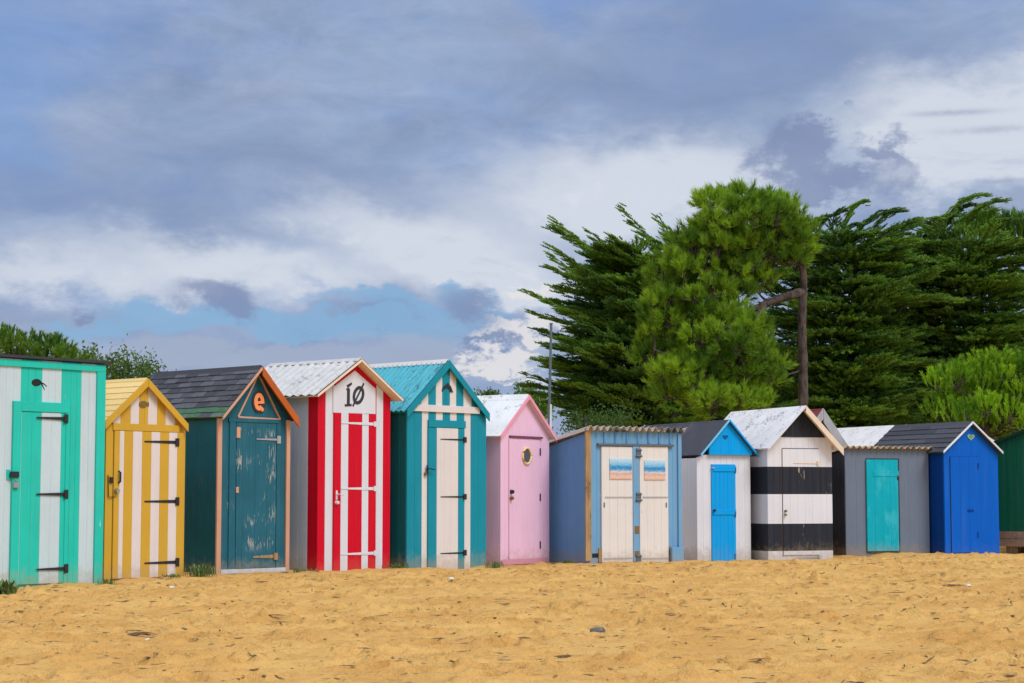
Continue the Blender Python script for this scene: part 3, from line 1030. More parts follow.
def hut_striped():
    h = Hut('beach_hut', 'black and white horizontally banded hut with speckled white roof', 768.3, 557.2, 832.4, 22)
    h.roof_line((806, 405.5), (767.6, 447), (843.2, 450), .17)
    D = h.depth_from(731, 407) - .1
    D = max(1.6, min(D, 3.2))
    lv = [h.z(800, y) for y in (437.2, 466.8, 494.2, 523.6, 550.8)]
    bands = [(-.2, lv[4], 'white'), (lv[4], lv[3], 'black'), (lv[3], lv[2], 'white'), (lv[2], lv[1], 'black'), (lv[1], lv[0], 'white')]
    mb = MB()
    nb = 11

    def band_wall(mb, L0, L1, fn, topf, n, nb, t=.03):
        for i in range(nb):
            a0, a1 = L0 + (L1 - L0) * i / nb, L0 + (L1 - L0) * (i + 1) / nb
            for b0, b1, m in bands:
                t0, t1 = min(b1, topf(a0)), min(b1, topf(a1))
                if max(t0, t1) > b0:
                    mb.board(a0, a1, n, t, b0, max(t0, b0), max(t1, b0), M[m], fn=fn, g=.004)
    band_wall(mb, 0, h.w, None, h.under, 0.0, nb)
    mb.build('front_wall', h.root)
    zg = lv[0]
    h.front([(0, h.w, M['black'], 9)], lo=zg + .001, n0=-.012, name='gable')
    for x, sg in ((0, 1), (h.w, -1)):
        mb = MB()
        band_wall(mb, .031, D, (lambda a, n, z, x=x, sg=sg: (x + sg * n, a, z)), lambda a: h.under(0.0), 0.0, int(D / .13))
        mb.build('side_wall', h.root)
    mb = MB()
    mb.poly([(.031, -.2), (h.w - .031, -.2), (h.w - .031, h.under(h.w - .031)), (h.ua, h.under(h.ua)), (.031, h.under(.031))], D - .03, D - .001, M['white'])
    mb.build('back_wall', h.root)
    h.gable_roof(-.17, D + .1, 'sheet', [M['roof_white_spots'], M['roof_white_spots']], t=.028)
    h.barge(.03, M['white_trim'], which=(-1,), lift=.006, t=.014)
    h.barge(.085, M['tan_board'], which=(1,), lift=.006, t=.014)
    # the door follows the bands of the wall
    d0, d1 = h.u(782.6), h.u(819)
    zt = h.z(800, 449)
    mb = MB()
    e = [d0 + (d1 - d0) * i / 5 for i in range(6)]
    for i in range(5):
        for b0, b1, m in bands:
            b0 = max(b0, .03)
            b1 = min(b1, zt)
            if b1 > b0:
                mm = M['black_worn'] if (m == 'black' and i in (2,)) else M[m]
                mb.board(e[i], e[i + 1], -.016, .0145, b0, b1, b1, mm, g=.0035)
    d = mb.build('door', h.root)
    gp = MB()
    gp.box(d0 - .009, d0 - .002, -.004, -.0005, .0, zt, plain('rusty_gap', (.12, .06, .03), .9))
    gp.box(d0 - .002, d1, -.004, -.0005, zt + .001, zt + .012, M['dark'])
    gp.build('door_gap', h.root)
    h.hinge(d, 793, 817.2, 819.6, 463.2, -.017, M['tan_board'], hs=.012, hp=.04)
    h.hinge(d, 795, 818.6, 820.6, 557, -.017, M['weather_white'], hs=.012, hp=.035)
    h.knob(785.2, 511, -.017, d, M['brass'], .022)
    h.knob(785.2, 514.8, -.017, d, M['brass'], .018, 'lock')
    h.cutout('heart_cutout', heart(801, 428.5, 3.2), M['dark'], n=-.012)
    h.base([(750, 560.5), (768, 560.2), (800, 559.6), (832, 559)])


def hut_grey():
    h = Hut('beach_hut', 'slate grey flat roofed hut with aqua door', 846.4, 555.2, 929, 22)
    D = 1.7
    zt = h.z(888, 449.5)
    h.front([(0, h.w, M['slate_grey'], 8)], z1=zt, gr=.002)
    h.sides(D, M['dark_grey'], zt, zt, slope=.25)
    corr_roof(h, D, zt + .03, zt - .22, M['roof_ochre'], ov=.09, rib=.118, amp=.024, side=.05)
    fr = MB()
    a, b, c, e = h.rect(866.3, 459.2, 899.3, 552)
    fr.box(a, b, -.012, -.001, c - .02, e + .012, M['dark_grey'])
    fr.build('door_frame', h.root)
    d = h.door([(867, 898.6, M['aqua_door'], 4)], 551, 459.6, 882, n0=-.035, t=.022)
    for y0, y1 in ((471, 476.4),):
        a, b, c, e = h.rect(872, y0, 897.6, y1)
        mb = MB()
        mb.box(a, b, -.042, -.0355, c, e, M['aqua_door'])
        mb.build('door_batten', d, bevel=.002)
    h.block('hinge', 897.9, 477.5, 1.1, 5, M['iron'], -.044, -.0355, d)
    h.base([(835, 558), (846.5, 556.8), (866, 552.6), (900, 553), (929, 553.4)])


def hut_royal():
    h = Hut('beach_hut', 'plain royal blue gabled hut with a yellow green heart on its gable', 945.6, 554.6, 998.6, 27)
    h.roof_line((972.4, 422.5), (943.2, 452.3), (1002.8, 452.9), .07)
    D = h.depth_from(894, 426) - .1
    D = max(1.5, min(D, 3.0))
    h.front([(0, h.w, M['royal'], 6)], gr=.0016)
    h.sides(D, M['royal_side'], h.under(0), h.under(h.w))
    h.gable_roof(-.07, D + .1, 'tiles', [M['slate_a'], M['slate_c'], M['slate_a'], M['slate_c']], courses=6, tile=.5)
    h.ridge(-.06, D + .08, M['slate_a'], .06, .014)
    h.barge(.03, M['white_trim'], lift=.02)
    d = h.door([(951.2, 978.6, M['royal'], 3)], 552.5, 456.8, 965, n0=-.016, t=.0145)
    mb = MB()
    a, b, c, e = h.rect(950.2, 457, 951.1, 554)
    mb.box(a, b, -.005, -.0005, c, e, M['dark'])
    mb.box(b, h.u(978.6), -.005, -.0005, e + .0, e + .012, M['royal_side'])
    mb.build('door_gap', h.root)
    for py in (466, 535):
        h.block('hinge', 978.3, py, 1.3, 6, M['royal_side'], -.024, -.0165, d)
    h.block('latch', 971, 510.5, 6, 2.4, M['royal_side'], -.026, -.0165, d)
    hc = h.cutout('heart_plaque', heart(970.6, 437, 3.7), plain('faded_yellow_green_paint', S(150, 178, 120), .6), t=.012)
    h.cutout('heart_inset', heart(970.6, 436.8, 2.3), plain('yellow_green_paint', S(84, 150, 130), .6), hc, n=-.0125, t=.003)
    h.base([(930, 553.6), (946, 554.8), (970, 554.6), (999, 553.4)])


def huts_behind():
    # hut with maroon roof behind the banded one: its right slope and grey verge show
    o = at(799, 500, 34.4)
    h = Hut('beach_hut', 'grey hut with maroon roof peeping out behind the black and white banded hut', 799, 540, 846, 26, origin=o)
    h.roof_line((823, 408.5), (796, 448), (850, 451), .1)
    h.front([(0, h.w, M['slate_grey'], 7)])
    h.sides(1.7, M['slate_grey'], h.under(0), h.under(h.w))
    h.gable_roof(-.1, 1.75, 'sheet', [M['maroon'], M['maroon']], t=.03)
    h.barge(.16, M['weather_white'], which=(1,), lift=.006)
    h.barge(.12, M['weather_white'], which=(-1,), lift=.006)
    h.door([(812, 832, M['dark_grey'], 4)], 553, 470, 822)
    # white roofed hut behind the grey one
    o = at(878, 500, 36.6)
    h = Hut('beach_hut', 'hut with plain white roof standing behind the slate grey hut', 878, 540, 934, 26, origin=o)
    h.roof_line((906, 424.5), (874, 452), (938, 453), .08)
    h.front([(0, h.w, M['white'], 7)])
    h.sides(2.9, M['white'], h.under(0), h.under(h.w))
    h.gable_roof(-.08, 3.0, 'sheet', [M['roof_white'], M['roof_white']], t=.03)
    h.barge(.07, M['white_trim'], lift=.006)
    h.door([(894, 916, M['slate_grey'], 4)], 550, 470, 905)
    # another one further along: only the verge tip shows beside the royal blue hut
    o = at(960, 500, 38.5)
    h = Hut('beach_hut', 'low hut whose white eave shows between the royal blue and bottle green huts', 960, 540, 1002, 20, origin=o)
    h.roof_line((972, 427), (950, 440.5), (994, 440.5), .08)
    h.front([(0, h.w, M['white'], 7)])
    h.sides(1.7, M['white'], h.under(0), h.under(h.w))
    h.gable_roof(-.08, 1.8, 'sheet', [M['roof_white'], M['roof_white']], t=.03)
    h.barge(.05, M['white_trim'], lift=.006)


def hut_green():
    o = at(997.5, 500, 33.6)
    h = Hut('beach_hut', 'bottle green building raised on a brown plank skirt, cut by the right edge', 997.5, 550, 1180, -22, cat='beach hut', origin=o)
    h.roof_line((1090, 403.5), (985, 443.5), (1195, 443.5), .06)
    zs0, zs1 = h.z(1010, 546.5), h.z(1010, 531.2)
    D = 3.0
    h.front([(0, h.w, M['green_wall'], 18)], lo=zs1)
    # skirt of planks, open and dark below, on blocks
    sk = MB()
    zm = (zs0 + zs1) / 2
    sk.box(.0, h.w, -.012, .03, zs0, zm - .003, M['plank_brown'])
    sk.box(.0, h.w, -.012, .03, zm + .003, zs1 - .004, M['plank_brown'])
    sk.build('skirt', h.root, bevel=.004)
    for x in (0, h.w):
        mb = MB()
        mb.box(x - .015, x + .015, .031, D, zs0, h.under(.0) + .0, M['green_wall'])
        mb.build('side_wall', h.root)
    mb = MB()
    mb.poly([(.02, -.2), (h.w - .02, -.2), (h.w - .02, h.under(h.w)), (h.ua, h.under(h.ua)), (.02, h.under(.02))], D - .03, D - .001, M['green_wall'])
    mb.build('back_wall', h.root)
    mb = MB()
    mb.box(.04, h.w - .04, .06, D - .05, zs0 + .01, zs0 + .05, M['plank_brown'])
    mb.build('floor', h.root)
    for u in (.12, 1.1, 2.1, 3.05):
        mb = MB()
        mb.box(u, u + .2, .1, .3, -.15, zs0 + .009, M['plank_brown'])
        mb.build('support_block', h.root)
    h.gable_roof(-.06, D + .06, 'sheet', [M['tar'], M['tar']], t=.03)
    h.barge(.05, paint('dark_green_edge_paint', S(16, 44, 38), var=.1, dirt=0), lift=.004)
    h.base([(1000, 554), (1024, 554.5), (1060, 555)])


hut_mint()
hut_yellow()
hut_teal()
hut_red()
hut_turquoise()
hut_pink()
hut_light_blue()
hut_white_azure()
hut_striped()
hut_grey()
hut_royal()
huts_behind()
hut_green()


# ================================================================== sand
def vnoise(x, y, seed):
    r = np.random.default_rng(seed)
    T = r.random((256, 256))
    xi = np.floor(x).astype(int)
    yi = np.floor(y).astype(int)
    fx, fy = x - xi, y - yi
    fx = fx * fx * (3 - 2 * fx)
    fy = fy * fy * (3 - 2 * fy)
    g = lambda a, b: T[a % 256, b % 256]
    return (g(xi, yi) * (1 - fx) + g(xi + 1, yi) * fx) * (1 - fy) + (g(xi, yi + 1) * (1 - fx) + g(xi + 1, yi + 1) * fx) * fy - .5


def axis(lo, hi, f0, f1, step, n_out):
    a = np.arange(f0, f1, step)
    g = np.geomspace(step, f0 - lo + step, n_out) - step
    h = np.geomspace(step, hi - f1 + step, n_out) - step
    return np.unique(np.concatenate([f0 - g[1:], a, f1 + h]))


XS = axis(-900, 900, -9.5, 12.5, .034, 40)
_yy = [8.5]
while _yy[-1] < 35:
    _yy.append(_yy[-1] * 1.0023)
_far = np.geomspace(.08, 1565, 50)
YS = np.concatenate([8.5 - np.geomspace(.02, 308, 40)[::-1], np.array(_yy), _yy[-1] + _far])
GX, GY = np.meshgrid(XS, YS, indexing='xy')
fade = np.clip(1.5 - np.hypot(GX - 1, GY - 22) / 60, 0, 1)
Z = vnoise(GX * .3, GY * .3, 1) * .07 + vnoise(GX * .9, GY * .9, 2) * .03
Z += vnoise(GX * 2.2, GY * 2.2, 3) * .022 + vnoise(GX * 5, GY * 5, 4) * .022 + vnoise(GX * 10, GY * 10, 5) * .016 + vnoise(GX * 17, GY * 17, 6) * .008
Z *= fade
# trodden sand: foot-sized pits with a low rim
npit = 9000
px_ = rng.uniform(-9.5, 13, npit)
py_ = rng.uniform(8.5, 33, npit)
for k in range(npit):
    x, y = px_[k], py_[k]
    rx = rng.uniform(.05, .13)
    ry = rx * rng.uniform(.4, .8)
    th = rng.uniform(0, pi)
    dp = rng.uniform(.02, .075) * (rx / .12)
    R = rx * 2.4
    i0, i1 = np.searchsorted(XS, [x - R, x + R])
    j0, j1 = np.searchsorted(YS, [y - R, y + R])
    if i1 <= i0 or j1 <= j0:
        continue
    dx, dy = GX[j0:j1, i0:i1] - x, GY[j0:j1, i0:i1] - y
    a = (dx * cos(th) + dy * sin(th)) / rx
    b = (-dx * sin(th) + dy * cos(th)) / ry
    q = a * a + b * b
    Z[j0:j1, i0:i1] += -dp * np.exp(-q ** 2) + dp * .5 * np.exp(-(np.sqrt(q) - 1.4) ** 2 * 6)
# smaller roughness close to the base line, and level set by the huts' feet
bp = np.array(BASE_PTS)
num = np.zeros_like(GX)
den = np.zeros_like(GX)
near = (GX > -12) & (GX < 16) & (GY > 17) & (GY < 42)
for x, y, z in bp:
    w = np.exp(-((GX - x) ** 2 + (GY - y) ** 2) / (2 * .55 ** 2))
    num += w * z
    den += w
lvl = num / (den + .03)
damp = np.clip(1 - den * .75, .25, 1)
Z = Z * damp + lvl + np.clip(den, 0, 1) * (vnoise(GX * 2.7, GY * 2.7, 8) * .05 + vnoise(GX * 7, GY * 7, 9) * .025)
nx, ny = len(XS), len(YS)
me = bpy.data.meshes.new('sand')
co = np.stack([GX, GY, Z], -1).reshape(-1, 3).astype(np.float32)
ii = np.arange(nx * ny).reshape(ny, nx)
quads = np.stack([ii[:-1, :-1], ii[:-1, 1:], ii[1:, 1:], ii[1:, :-1]], -1).reshape(-1, 4)


def fast_mesh(me, co, faces, k):
    me.vertices.add(len(co))
    me.vertices.foreach_set('co', np.ascontiguousarray(co, np.float32).ravel())
    me.loops.add(faces.size)
    me.loops.foreach_set('vertex_index', np.ascontiguousarray(faces, np.int32).ravel())
    me.polygons.add(len(faces))
    me.polygons.foreach_set('loop_start', np.arange(0, faces.size, k, dtype=np.int32))
    me.update(calc_edges=True)


fast_mesh(me, co, quads, 4)
me.polygons.foreach_set('use_smooth', np.ones(len(quads), bool))
sand = bpy.data.objects.new('sand', me)
COL.objects.link(sand)
tag(sand, kind='structure')


def sand_z(x, y):
    i = min(max(np.searchsorted(XS, x), 1), nx - 1)
    j = min(max(np.searchsorted(YS, y), 1), ny - 1)
    return float(Z[j, i])


m, nt, b, _ = new_mat('golden_sand')
g = N(nt)
o = g.obj()
n1 = g.noise(o, 1.1, 4)
n2 = g.noise(g.mapping(o, scale=(4, 4, 4)), 1, 6, .68)
n3 = g.noise(o, 70, 3, .7)
n5 = g.noise(g.mapping(o, scale=(9, 7, 7), loc=(4, 2, 0)), 1, 5, .7)
c = g.mix(g.ramp(n1, .35, .65), S(221, 169, 96), S(235, 187, 111))
c = g.mix(g.math('MULTIPLY', g.ramp(n2, .5, .7), .5), c, S(208, 150, 84))
c = g.mix(g.math('MULTIPLY', g.ramp(n5, .56, .66), .5), c, S(186, 128, 70))
c = g.mix(g.math('MULTIPLY', g.ramp(n3, .58, .74), .4), c, S(150, 110, 70))
# dark flecks painted in as the shade of small dents in the sand
n4 = g.noise(g.mapping(o, scale=(7, 5, 5)), 1, 7, .72)
c = g.mix(g.math('MULTIPLY', g.ramp(n4, .655, .70), .75), c, S(92, 66, 42))
n6 = g.noise(g.mapping(o, scale=(13, 10, 10), loc=(9, 9, 0)), 1, 3, .6)
c = g.mix(g.math('MULTIPLY', g.ramp(n6, .70, .75), .7), c, S(84, 62, 42))
g.set(b.inputs['Base Color'], c)
b.inputs['Roughness'].default_value = .95
b.inputs['Specular IOR Level'].default_value = .1
g.bump(g.math('ADD', n3, g.math('MULTIPLY', g.noise(o, 22, 5, .68), 2.2)), .7, .03, b)
me.materials.append(m)


# ================================================================== stones, shells, weeds
def stone(name, label, cat, px, py, wpx, hpx, mat, seed, flat=1.0):
    p = ground_at(px, py)
    k = p.y / FPX
    r = random.Random(seed)
    bm = bmesh.new()
    bmesh.ops.create_icosphere(bm, subdivisions=3, radius=1)
    a, c = wpx * k / 2, hpx * k / 2 * flat
    ph = [r.uniform(0, 6) for _ in range(6)]
    for v in bm.verts:
        q = v.co
        f = 1 + .16 * sin(3 * q.x + ph[0]) * cos(2 * q.y + ph[1]) + .1 * sin(5 * q.z + ph[2]) + .08 * sin(7 * q.x + 4 * q.y + ph[3])
        v.co = Vector((q.x * a * f, q.y * a * .8 * f, q.z * c * (1.0 if q.z > 0 else .6) * f + c * .3))
    me = bpy.data.meshes.new(name)
    bm.to_mesh(me)
    bm.free()
    me.polygons.foreach_set('use_smooth', [True] * len(me.polygons))
    me.materials.append(mat)
    o = bpy.data.objects.new(name, me)
    COL.objects.link(o)
    o.location = (p.x, p.y, sand_z(p.x, p.y))
    tag(o, label, cat)
    return o


rock_m = speckled('dark_grey_stone', (.11, .1, .095), (.28, .26, .23), .5, 30)
shell_m = speckled('pale_shell', (.7, .67, .62), (.4, .35, .3), .3, 60)
stone('stone', 'dark grey stone lying alone in the middle of the sand', 'stone', 597.5, 633.5, 16, 11, rock_m, 1)
stone('pebble', 'small pale pebble on the sand in front of the yellow hut', 'pebble', 170.5, 591.6, 6.5, 4, shell_m, 2)
stone('shell', 'white shell fragment on the sand below the teal hut', 'shell', 226, 613.5, 6, 2.6, shell_m, 3)
stone('shell', 'white chip beside the dark weed clump at the lower left', 'shell', 147.5, 645, 8, 3, shell_m, 4)
stone('pebble', 'pale pebble just in front of the teal hut sill', 'pebble', 257, 579, 6, 3, shell_m, 5)
stone('pebble', 'pale pebble in front of the red striped hut', 'pebble', 293, 591, 5, 3, shell_m, 6)
stone('pebble', 'white pebble beside the dark twig at the right', 'pebble', 968, 586.2, 7, 2.8, shell_m, 7)
stone('pebble', 'small pale pebble in front of the banded hut', 'pebble', 851, 598.5, 5, 2.6, shell_m, 8)
stone('pebble', 'small pale pebble in front of the slate grey hut', 'pebble', 922, 605.5, 5, 2.6, shell_m, 9)
stone('pebble', 'grey pebble in front of the turquoise striped hut', 'pebble', 451, 583, 6, 3, shell_m, 10)

twig_m = plain('dry_weed', (.15, .10, .055), .9, 0, .4)


def twig(label, px, py, wpx, seed, n=5):
    p = ground_at(px, py)
    k = p.y / FPX
    r = random.Random(seed)
    mb = MB()
    for i in range(n):
        L = wpx * k * r.uniform(.5, 1)
        x0 = r.uniform(-.3, .1) * wpx * k
        pts = []
        yy = r.uniform(-.1, .1)
        for t in np.linspace(0, 1, 6):
            pts.append((x0 + L * (t - .4), yy + r.uniform(-.02, .02), .003 + .010 * sin(pi * t) + r.uniform(0, .007)))
        mb.tube(pts, .006, twig_m, 5, .002)
    o = mb.build('dry_weed', None)
    o.location = (p.x, p.y, sand_z(p.x, p.y))
    tag(o, label, 'weed')


twig('dark strand of dry weed at the right of the sand', 956, 585.5, 22, 1)
twig('dark clump of dry weed at the lower left of the sand', 142, 640, 22, 2, 9)
twig('dark strand of dry weed at the bottom centre of the sand', 570, 661, 28, 3, 6)

# thin flakes added over the beach, coloured like sand in shade (uncountable)
def shade_flakes():
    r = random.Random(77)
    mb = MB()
    mats = [plain('dark_shade_flakes', (.17, .105, .052), .95, 0, .5), plain('brown_shade_flakes', (.30, .19, .095), .95, 0, .5), plain('deep_shade_flakes', (.085, .058, .034), .95, 0, .4)]
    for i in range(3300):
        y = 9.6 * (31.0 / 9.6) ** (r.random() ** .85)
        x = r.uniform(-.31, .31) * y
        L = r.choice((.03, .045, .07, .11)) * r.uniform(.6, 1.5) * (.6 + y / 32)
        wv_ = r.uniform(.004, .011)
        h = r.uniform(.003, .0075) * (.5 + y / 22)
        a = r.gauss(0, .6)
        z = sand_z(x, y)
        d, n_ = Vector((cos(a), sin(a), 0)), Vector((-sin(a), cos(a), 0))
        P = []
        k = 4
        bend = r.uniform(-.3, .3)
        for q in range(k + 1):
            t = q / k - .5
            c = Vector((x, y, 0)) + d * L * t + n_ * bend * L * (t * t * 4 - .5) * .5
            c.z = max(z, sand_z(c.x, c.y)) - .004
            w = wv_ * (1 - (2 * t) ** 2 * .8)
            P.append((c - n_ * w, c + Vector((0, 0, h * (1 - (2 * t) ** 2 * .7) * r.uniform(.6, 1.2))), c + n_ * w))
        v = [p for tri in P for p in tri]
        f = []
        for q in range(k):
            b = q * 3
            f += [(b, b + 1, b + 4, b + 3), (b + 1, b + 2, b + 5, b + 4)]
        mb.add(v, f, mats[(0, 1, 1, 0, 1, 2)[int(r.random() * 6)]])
    return mb.build('sand_shade_flakes')


tag(shade_flakes(), 'brown flakes added over the golden sand as its shaded dashes', 'beach litter', kind='stuff')

grass_m = plain('short_green_grass', (.11, .17, .04), .7, 0, .4, 40)


def grass(label, px, py, hpx, wpx, n, seed, broad=False):
    hpx *= .75
    p = ground_at(px, py)
    k = p.y / FPX
    r = random.Random(seed)
    mb = MB()
    for i in range(n):
        x = r.gauss(0, wpx * k * .3)
        y = r.gauss(0, .05)
        a = r.uniform(0, 2 * pi)
        L = hpx * k * r.uniform(.45, 1.1)
        ln = r.uniform(.2, .8) * L
        w = (.022 if broad else .006) * r.uniform(.7, 1.3)
        d = Vector((cos(a), sin(a), 0))
        s_ = Vector((-sin(a), cos(a), 0)) * w
        P = [Vector((x, y, -.02)), Vector((x, y, L * .6)) + d * ln * .3, Vector((x, y, L)) + d * ln]
        ws = (.5, 1.0, .05)
        v = []
        for q, ww in zip(P, ws):
            v += [q - s_ * ww, q + s_ * ww]
        mb.add(v, [(0, 1, 3, 2), (2, 3, 5, 4)], grass_m)
    o = mb.build('grass_tuft', None)
    o.location = (p.x, p.y, sand_z(p.x, p.y))
    tag(o, label, 'grass')


grass('leafy weed at the foot of the mint striped hut by the left edge', 3, 593, 22, 26, 60, 1, True)
grass('small grass tuft between the mint hut and the yellow hut', 108, 582.5, 9, 12, 50, 2)
grass('low grass tuft at the right foot of the yellow hut', 172, 579, 6, 14, 60, 3)
grass('grass tuft in the dark gap between the yellow and teal huts', 200, 577.5, 15, 22, 110, 4)
grass('sparse grass at the foot between the teal and red huts', 303, 573, 6, 22, 70, 5)
grass('grass at the foot between the red and turquoise huts', 397, 569.5, 9, 18, 90, 6)
grass('grass tuft between the turquoise and pink huts', 495, 567, 9, 13, 90, 7)
grass('sparse grass at the foot of the light blue hut side', 568, 563.4, 6, 9, 90, 8)

# ================================================================== pole, cable and post behind
p0, p1 = at(545.8, 432, 33.5), at(551.2, 324, 33.5)
p0.z = -.1
mb = MB()
mb.tube([(0, 0, 0), tuple((p1 - p0) * .5), tuple(p1 - p0)], .03, M['galv'], 10, .022)
mb.tube([tuple((p1 - p0) * 1.0), tuple((p1 - p0) * 1.004)], .034, M['galv'], 10)
o = mb.build('pole', None, smooth=False)
o.location = p0
tag(o, 'slim grey metal pole leaning slightly behind the pink hut', 'pole')
q0, q1 = at(549, 440, 33.4), at(549, 404, 33.4)
q0.z = -.1
mb = MB()
mb.box(-.02, .02, -.02, .02, 0, q1.z + .1, M['white_trim'])
o = mb.build('post', None, bevel=.004)
o.location = (q1.x + .03, q0.y + .1, -.1)
tag(o, 'thin white post beside the grey pole behind the pink hut', 'post')

# ================================================================== trees
def leaf_mat(name, dark, light, transl=.25):
    m, nt, b, out = new_mat(name)
    g = N(nt)
    at_ = g.node('ShaderNodeAttribute')
    at_.attribute_name = 'tone'
    n = g.noise(g.obj(), 1.1, 3)
    f = g.math('ADD', g.math('MULTIPLY', at_.outputs['Fac'], .75), g.math('MULTIPLY', g.math('SUBTRACT', n, .35), .7), clamp=True)
    c = g.mix(f, dark, light)
    g.set(b.inputs['Base Color'], c)
    b.inputs['Roughness'].default_value = .55
    b.inputs['Specular IOR Level'].default_value = .25
    t = g.node('ShaderNodeBsdfTranslucent')
    g.set(t.inputs[0], c)
    mx = g.node('ShaderNodeMixShader')
    mx.inputs[0].default_value = transl
    nt.links.new(b.outputs[0], mx.inputs[1])
    nt.links.new(t.outputs[0], mx.inputs[2])
    nt.links.new(mx.outputs[0], out.inputs[0])
    return m


CYP = leaf_mat('cypress_foliage', (.05, .14, .034), (.30, .52, .06), .34)
SCRUB = leaf_mat('dark_scrub_leaves', (.016, .042, .013), (.045, .10, .022), .2)
PINE = leaf_mat('maritime_pine_needles', (.07, .18, .018), (.34, .54, .034), .42)
PINE2 = leaf_mat('young_pine_needles', (.08, .22, .014), (.40, .66, .03), .42)
PINE3 = leaf_mat('dark_pine_needles', (.05, .14, .02), (.18, .34, .036), .38)
BROAD = leaf_mat('scrub_leaves', (.045, .10, .02), (.15, .25, .04), .32)
def bark_mat(name, col, deep):
    m, nt, b, _ = new_mat(name)
    g = N(nt)
    o = g.obj()
    n = g.noise(g.mapping(o, scale=(14, 14, 3.5)), 1, 6, .65)
    n2 = g.noise(o, 5, 3)
    c = g.mix(g.ramp(n, .38, .6), deep, col)
    c = g.mix(g.math('MULTIPLY', g.ramp(n2, .45, .7), .5), c, tuple(min(1, k * 1.6) for k in col))
    g.set(b.inputs['Base Color'], c)
    b.inputs['Roughness'].default_value = .95
    g.bump(n, 1.0, .03, b)
    return m


BARK = bark_mat('pine_bark', (.095, .066, .054), (.022, .016, .013))
BARKD = plain('cypress_bark', (.035, .03, .025), .9, 0, .4, 14)


def unit(v):
    return v / np.maximum(np.linalg.norm(v, axis=-1, keepdims=True), 1e-9)


def frames(d):
    """rows: forward d, side, up"""
    d = unit(d)
    up = np.tile(np.array([0, 0, 1.0]), (len(d), 1))
    bad = np.abs(d[:, 2]) > .97
    up[bad] = (1, 0, 0)
    s = unit(np.cross(up, d))
    u = np.cross(d, s)
    return d, s, u


def plume_template(r, nside=12, per=6, flat=.28):
    """feathery cypress spray along +x, unit length; returns centres, directions, sizes"""
    P, Dn, Sz = [], [], []
    for i in range(12):
        t = r.uniform(0, 1)
        P.append((t, r.normal(0, .015), r.normal(0, .015)))
        Dn.append((1, r.normal(0, .3), r.normal(.1, .3)))
        Sz.append(.08)
    for i in range(nside):
        t0 = .02 + .9 * i / nside + r.uniform(-.02, .02)
        an = r.uniform(0, 2 * pi)
        dv = np.array([1.0, .75 * cos(an), flat * .75 * sin(an) + .12])
        dv /= np.linalg.norm(dv)
        L = (.36 * (1 - t0) + .09) * r.uniform(.7, 1.2)
        for k in range(per):
            q = (k + r.uniform(0, 1)) / per
            p = np.array([t0, 0, 0]) + dv * L * q + r.normal(0, .012, 3) + np.array([0, 0, .05 * q * q])
            P.append(p)
            Dn.append(dv + r.normal(0, .35, 3))
            Sz.append(.085 * (1.1 - .5 * q))
    P, Dn, Sz = np.array(P), unit(np.array(Dn)), np.array(Sz)
    return P, Dn, Sz


PLUMES = [plume_template(np.random.default_rng(100 + i)) for i in range(6)]


def leaf_quads(P, D, Ln, W, r, up=0.0):
    """diamond leaves at P along D; up > 0 turns their faces towards the sky"""
    n = len(P)
    rnd = unit(r.normal(0, 1, (n, 3)))
    rnd = unit(rnd + np.array([0, 0, 1.0]) * up * np.where(r.random(n) < .85, 1, 0)[:, None])
    s = unit(np.cross(D, rnd))
    h = D * Ln[:, None] * .5
    w = s * W[:, None] * .5
    co = np.stack([P - h, P + w - h * .1, P + h, P - w - h * .1], 1)
    return co.reshape(-1, 3)


def make_foliage(name, co, tone_face, k, mat, parent, origin):
    me = bpy.data.meshes.new(name)
    f = np.arange(len(co)).reshape(-1, k)
    fast_mesh(me, co - np.array(origin), f, k)
    a = me.attributes.new('tone', 'FLOAT', 'FACE')
    a.data.foreach_set('value', np.ascontiguousarray(tone_face, np.float32))
    me.materials.append(mat)
    o = bpy.data.objects.new(name, me)
    COL.objects.link(o)
    o.parent = parent
    return o


def plumes_to_mesh(base, dirs, length, tone, r, leaf=1.0):
    """all plumes -> quad corners + tones"""
    CO, TN = [], []
    which = r.integers(0, len(PLUMES), len(base))
    d, s, u = frames(dirs)
    roll = r.uniform(-.22, .22, len(base))
    s2 = s * np.cos(roll)[:, None] + u * np.sin(roll)[:, None]
    u2 = np.cross(d, s2)
    for w in range(len(PLUMES)):
        idx = np.where(which == w)[0]
        if not len(idx):
            continue
        P, Dn, Sz = PLUMES[w]
        x, y, z = P[:, 0], P[:, 1], P[:, 2]
        zz = z + .06 * x * x          # tips turn up
        L = length[idx][:, None, None]
        pos = base[idx][:, None, :] + L * (d[idx][:, None, :] * x[None, :, None] + s2[idx][:, None, :] * y[None, :, None] + u2[idx][:, None, :] * zz[None, :, None])
        dr = d[idx][:, None, :] * Dn[None, :, 0:1] + s2[idx][:, None, :] * Dn[None, :, 1:2] + u2[idx][:, None, :] * Dn[None, :, 2:3]
        n = len(idx) * len(P)
        Lf = (length[idx][:, None] ** .5 * (Sz * (1.2 - .6 * x))[None, :]).reshape(-1) * 1.55 * leaf
        CO.append(leaf_quads(pos.reshape(-1, 3), unit(dr.reshape(-1, 3)), Lf, Lf * .46, r, 1.1))
        TN.append(np.repeat(tone[idx], len(P)) + r.normal(0, .08, n))
    return np.concatenate(CO), np.concatenate(TN)


def bez(a, b, c, t):
    t = np.asarray(t)[:, None]
    return (1 - t) ** 2 * a + 2 * t * (1 - t) * b + t ** 2 * c


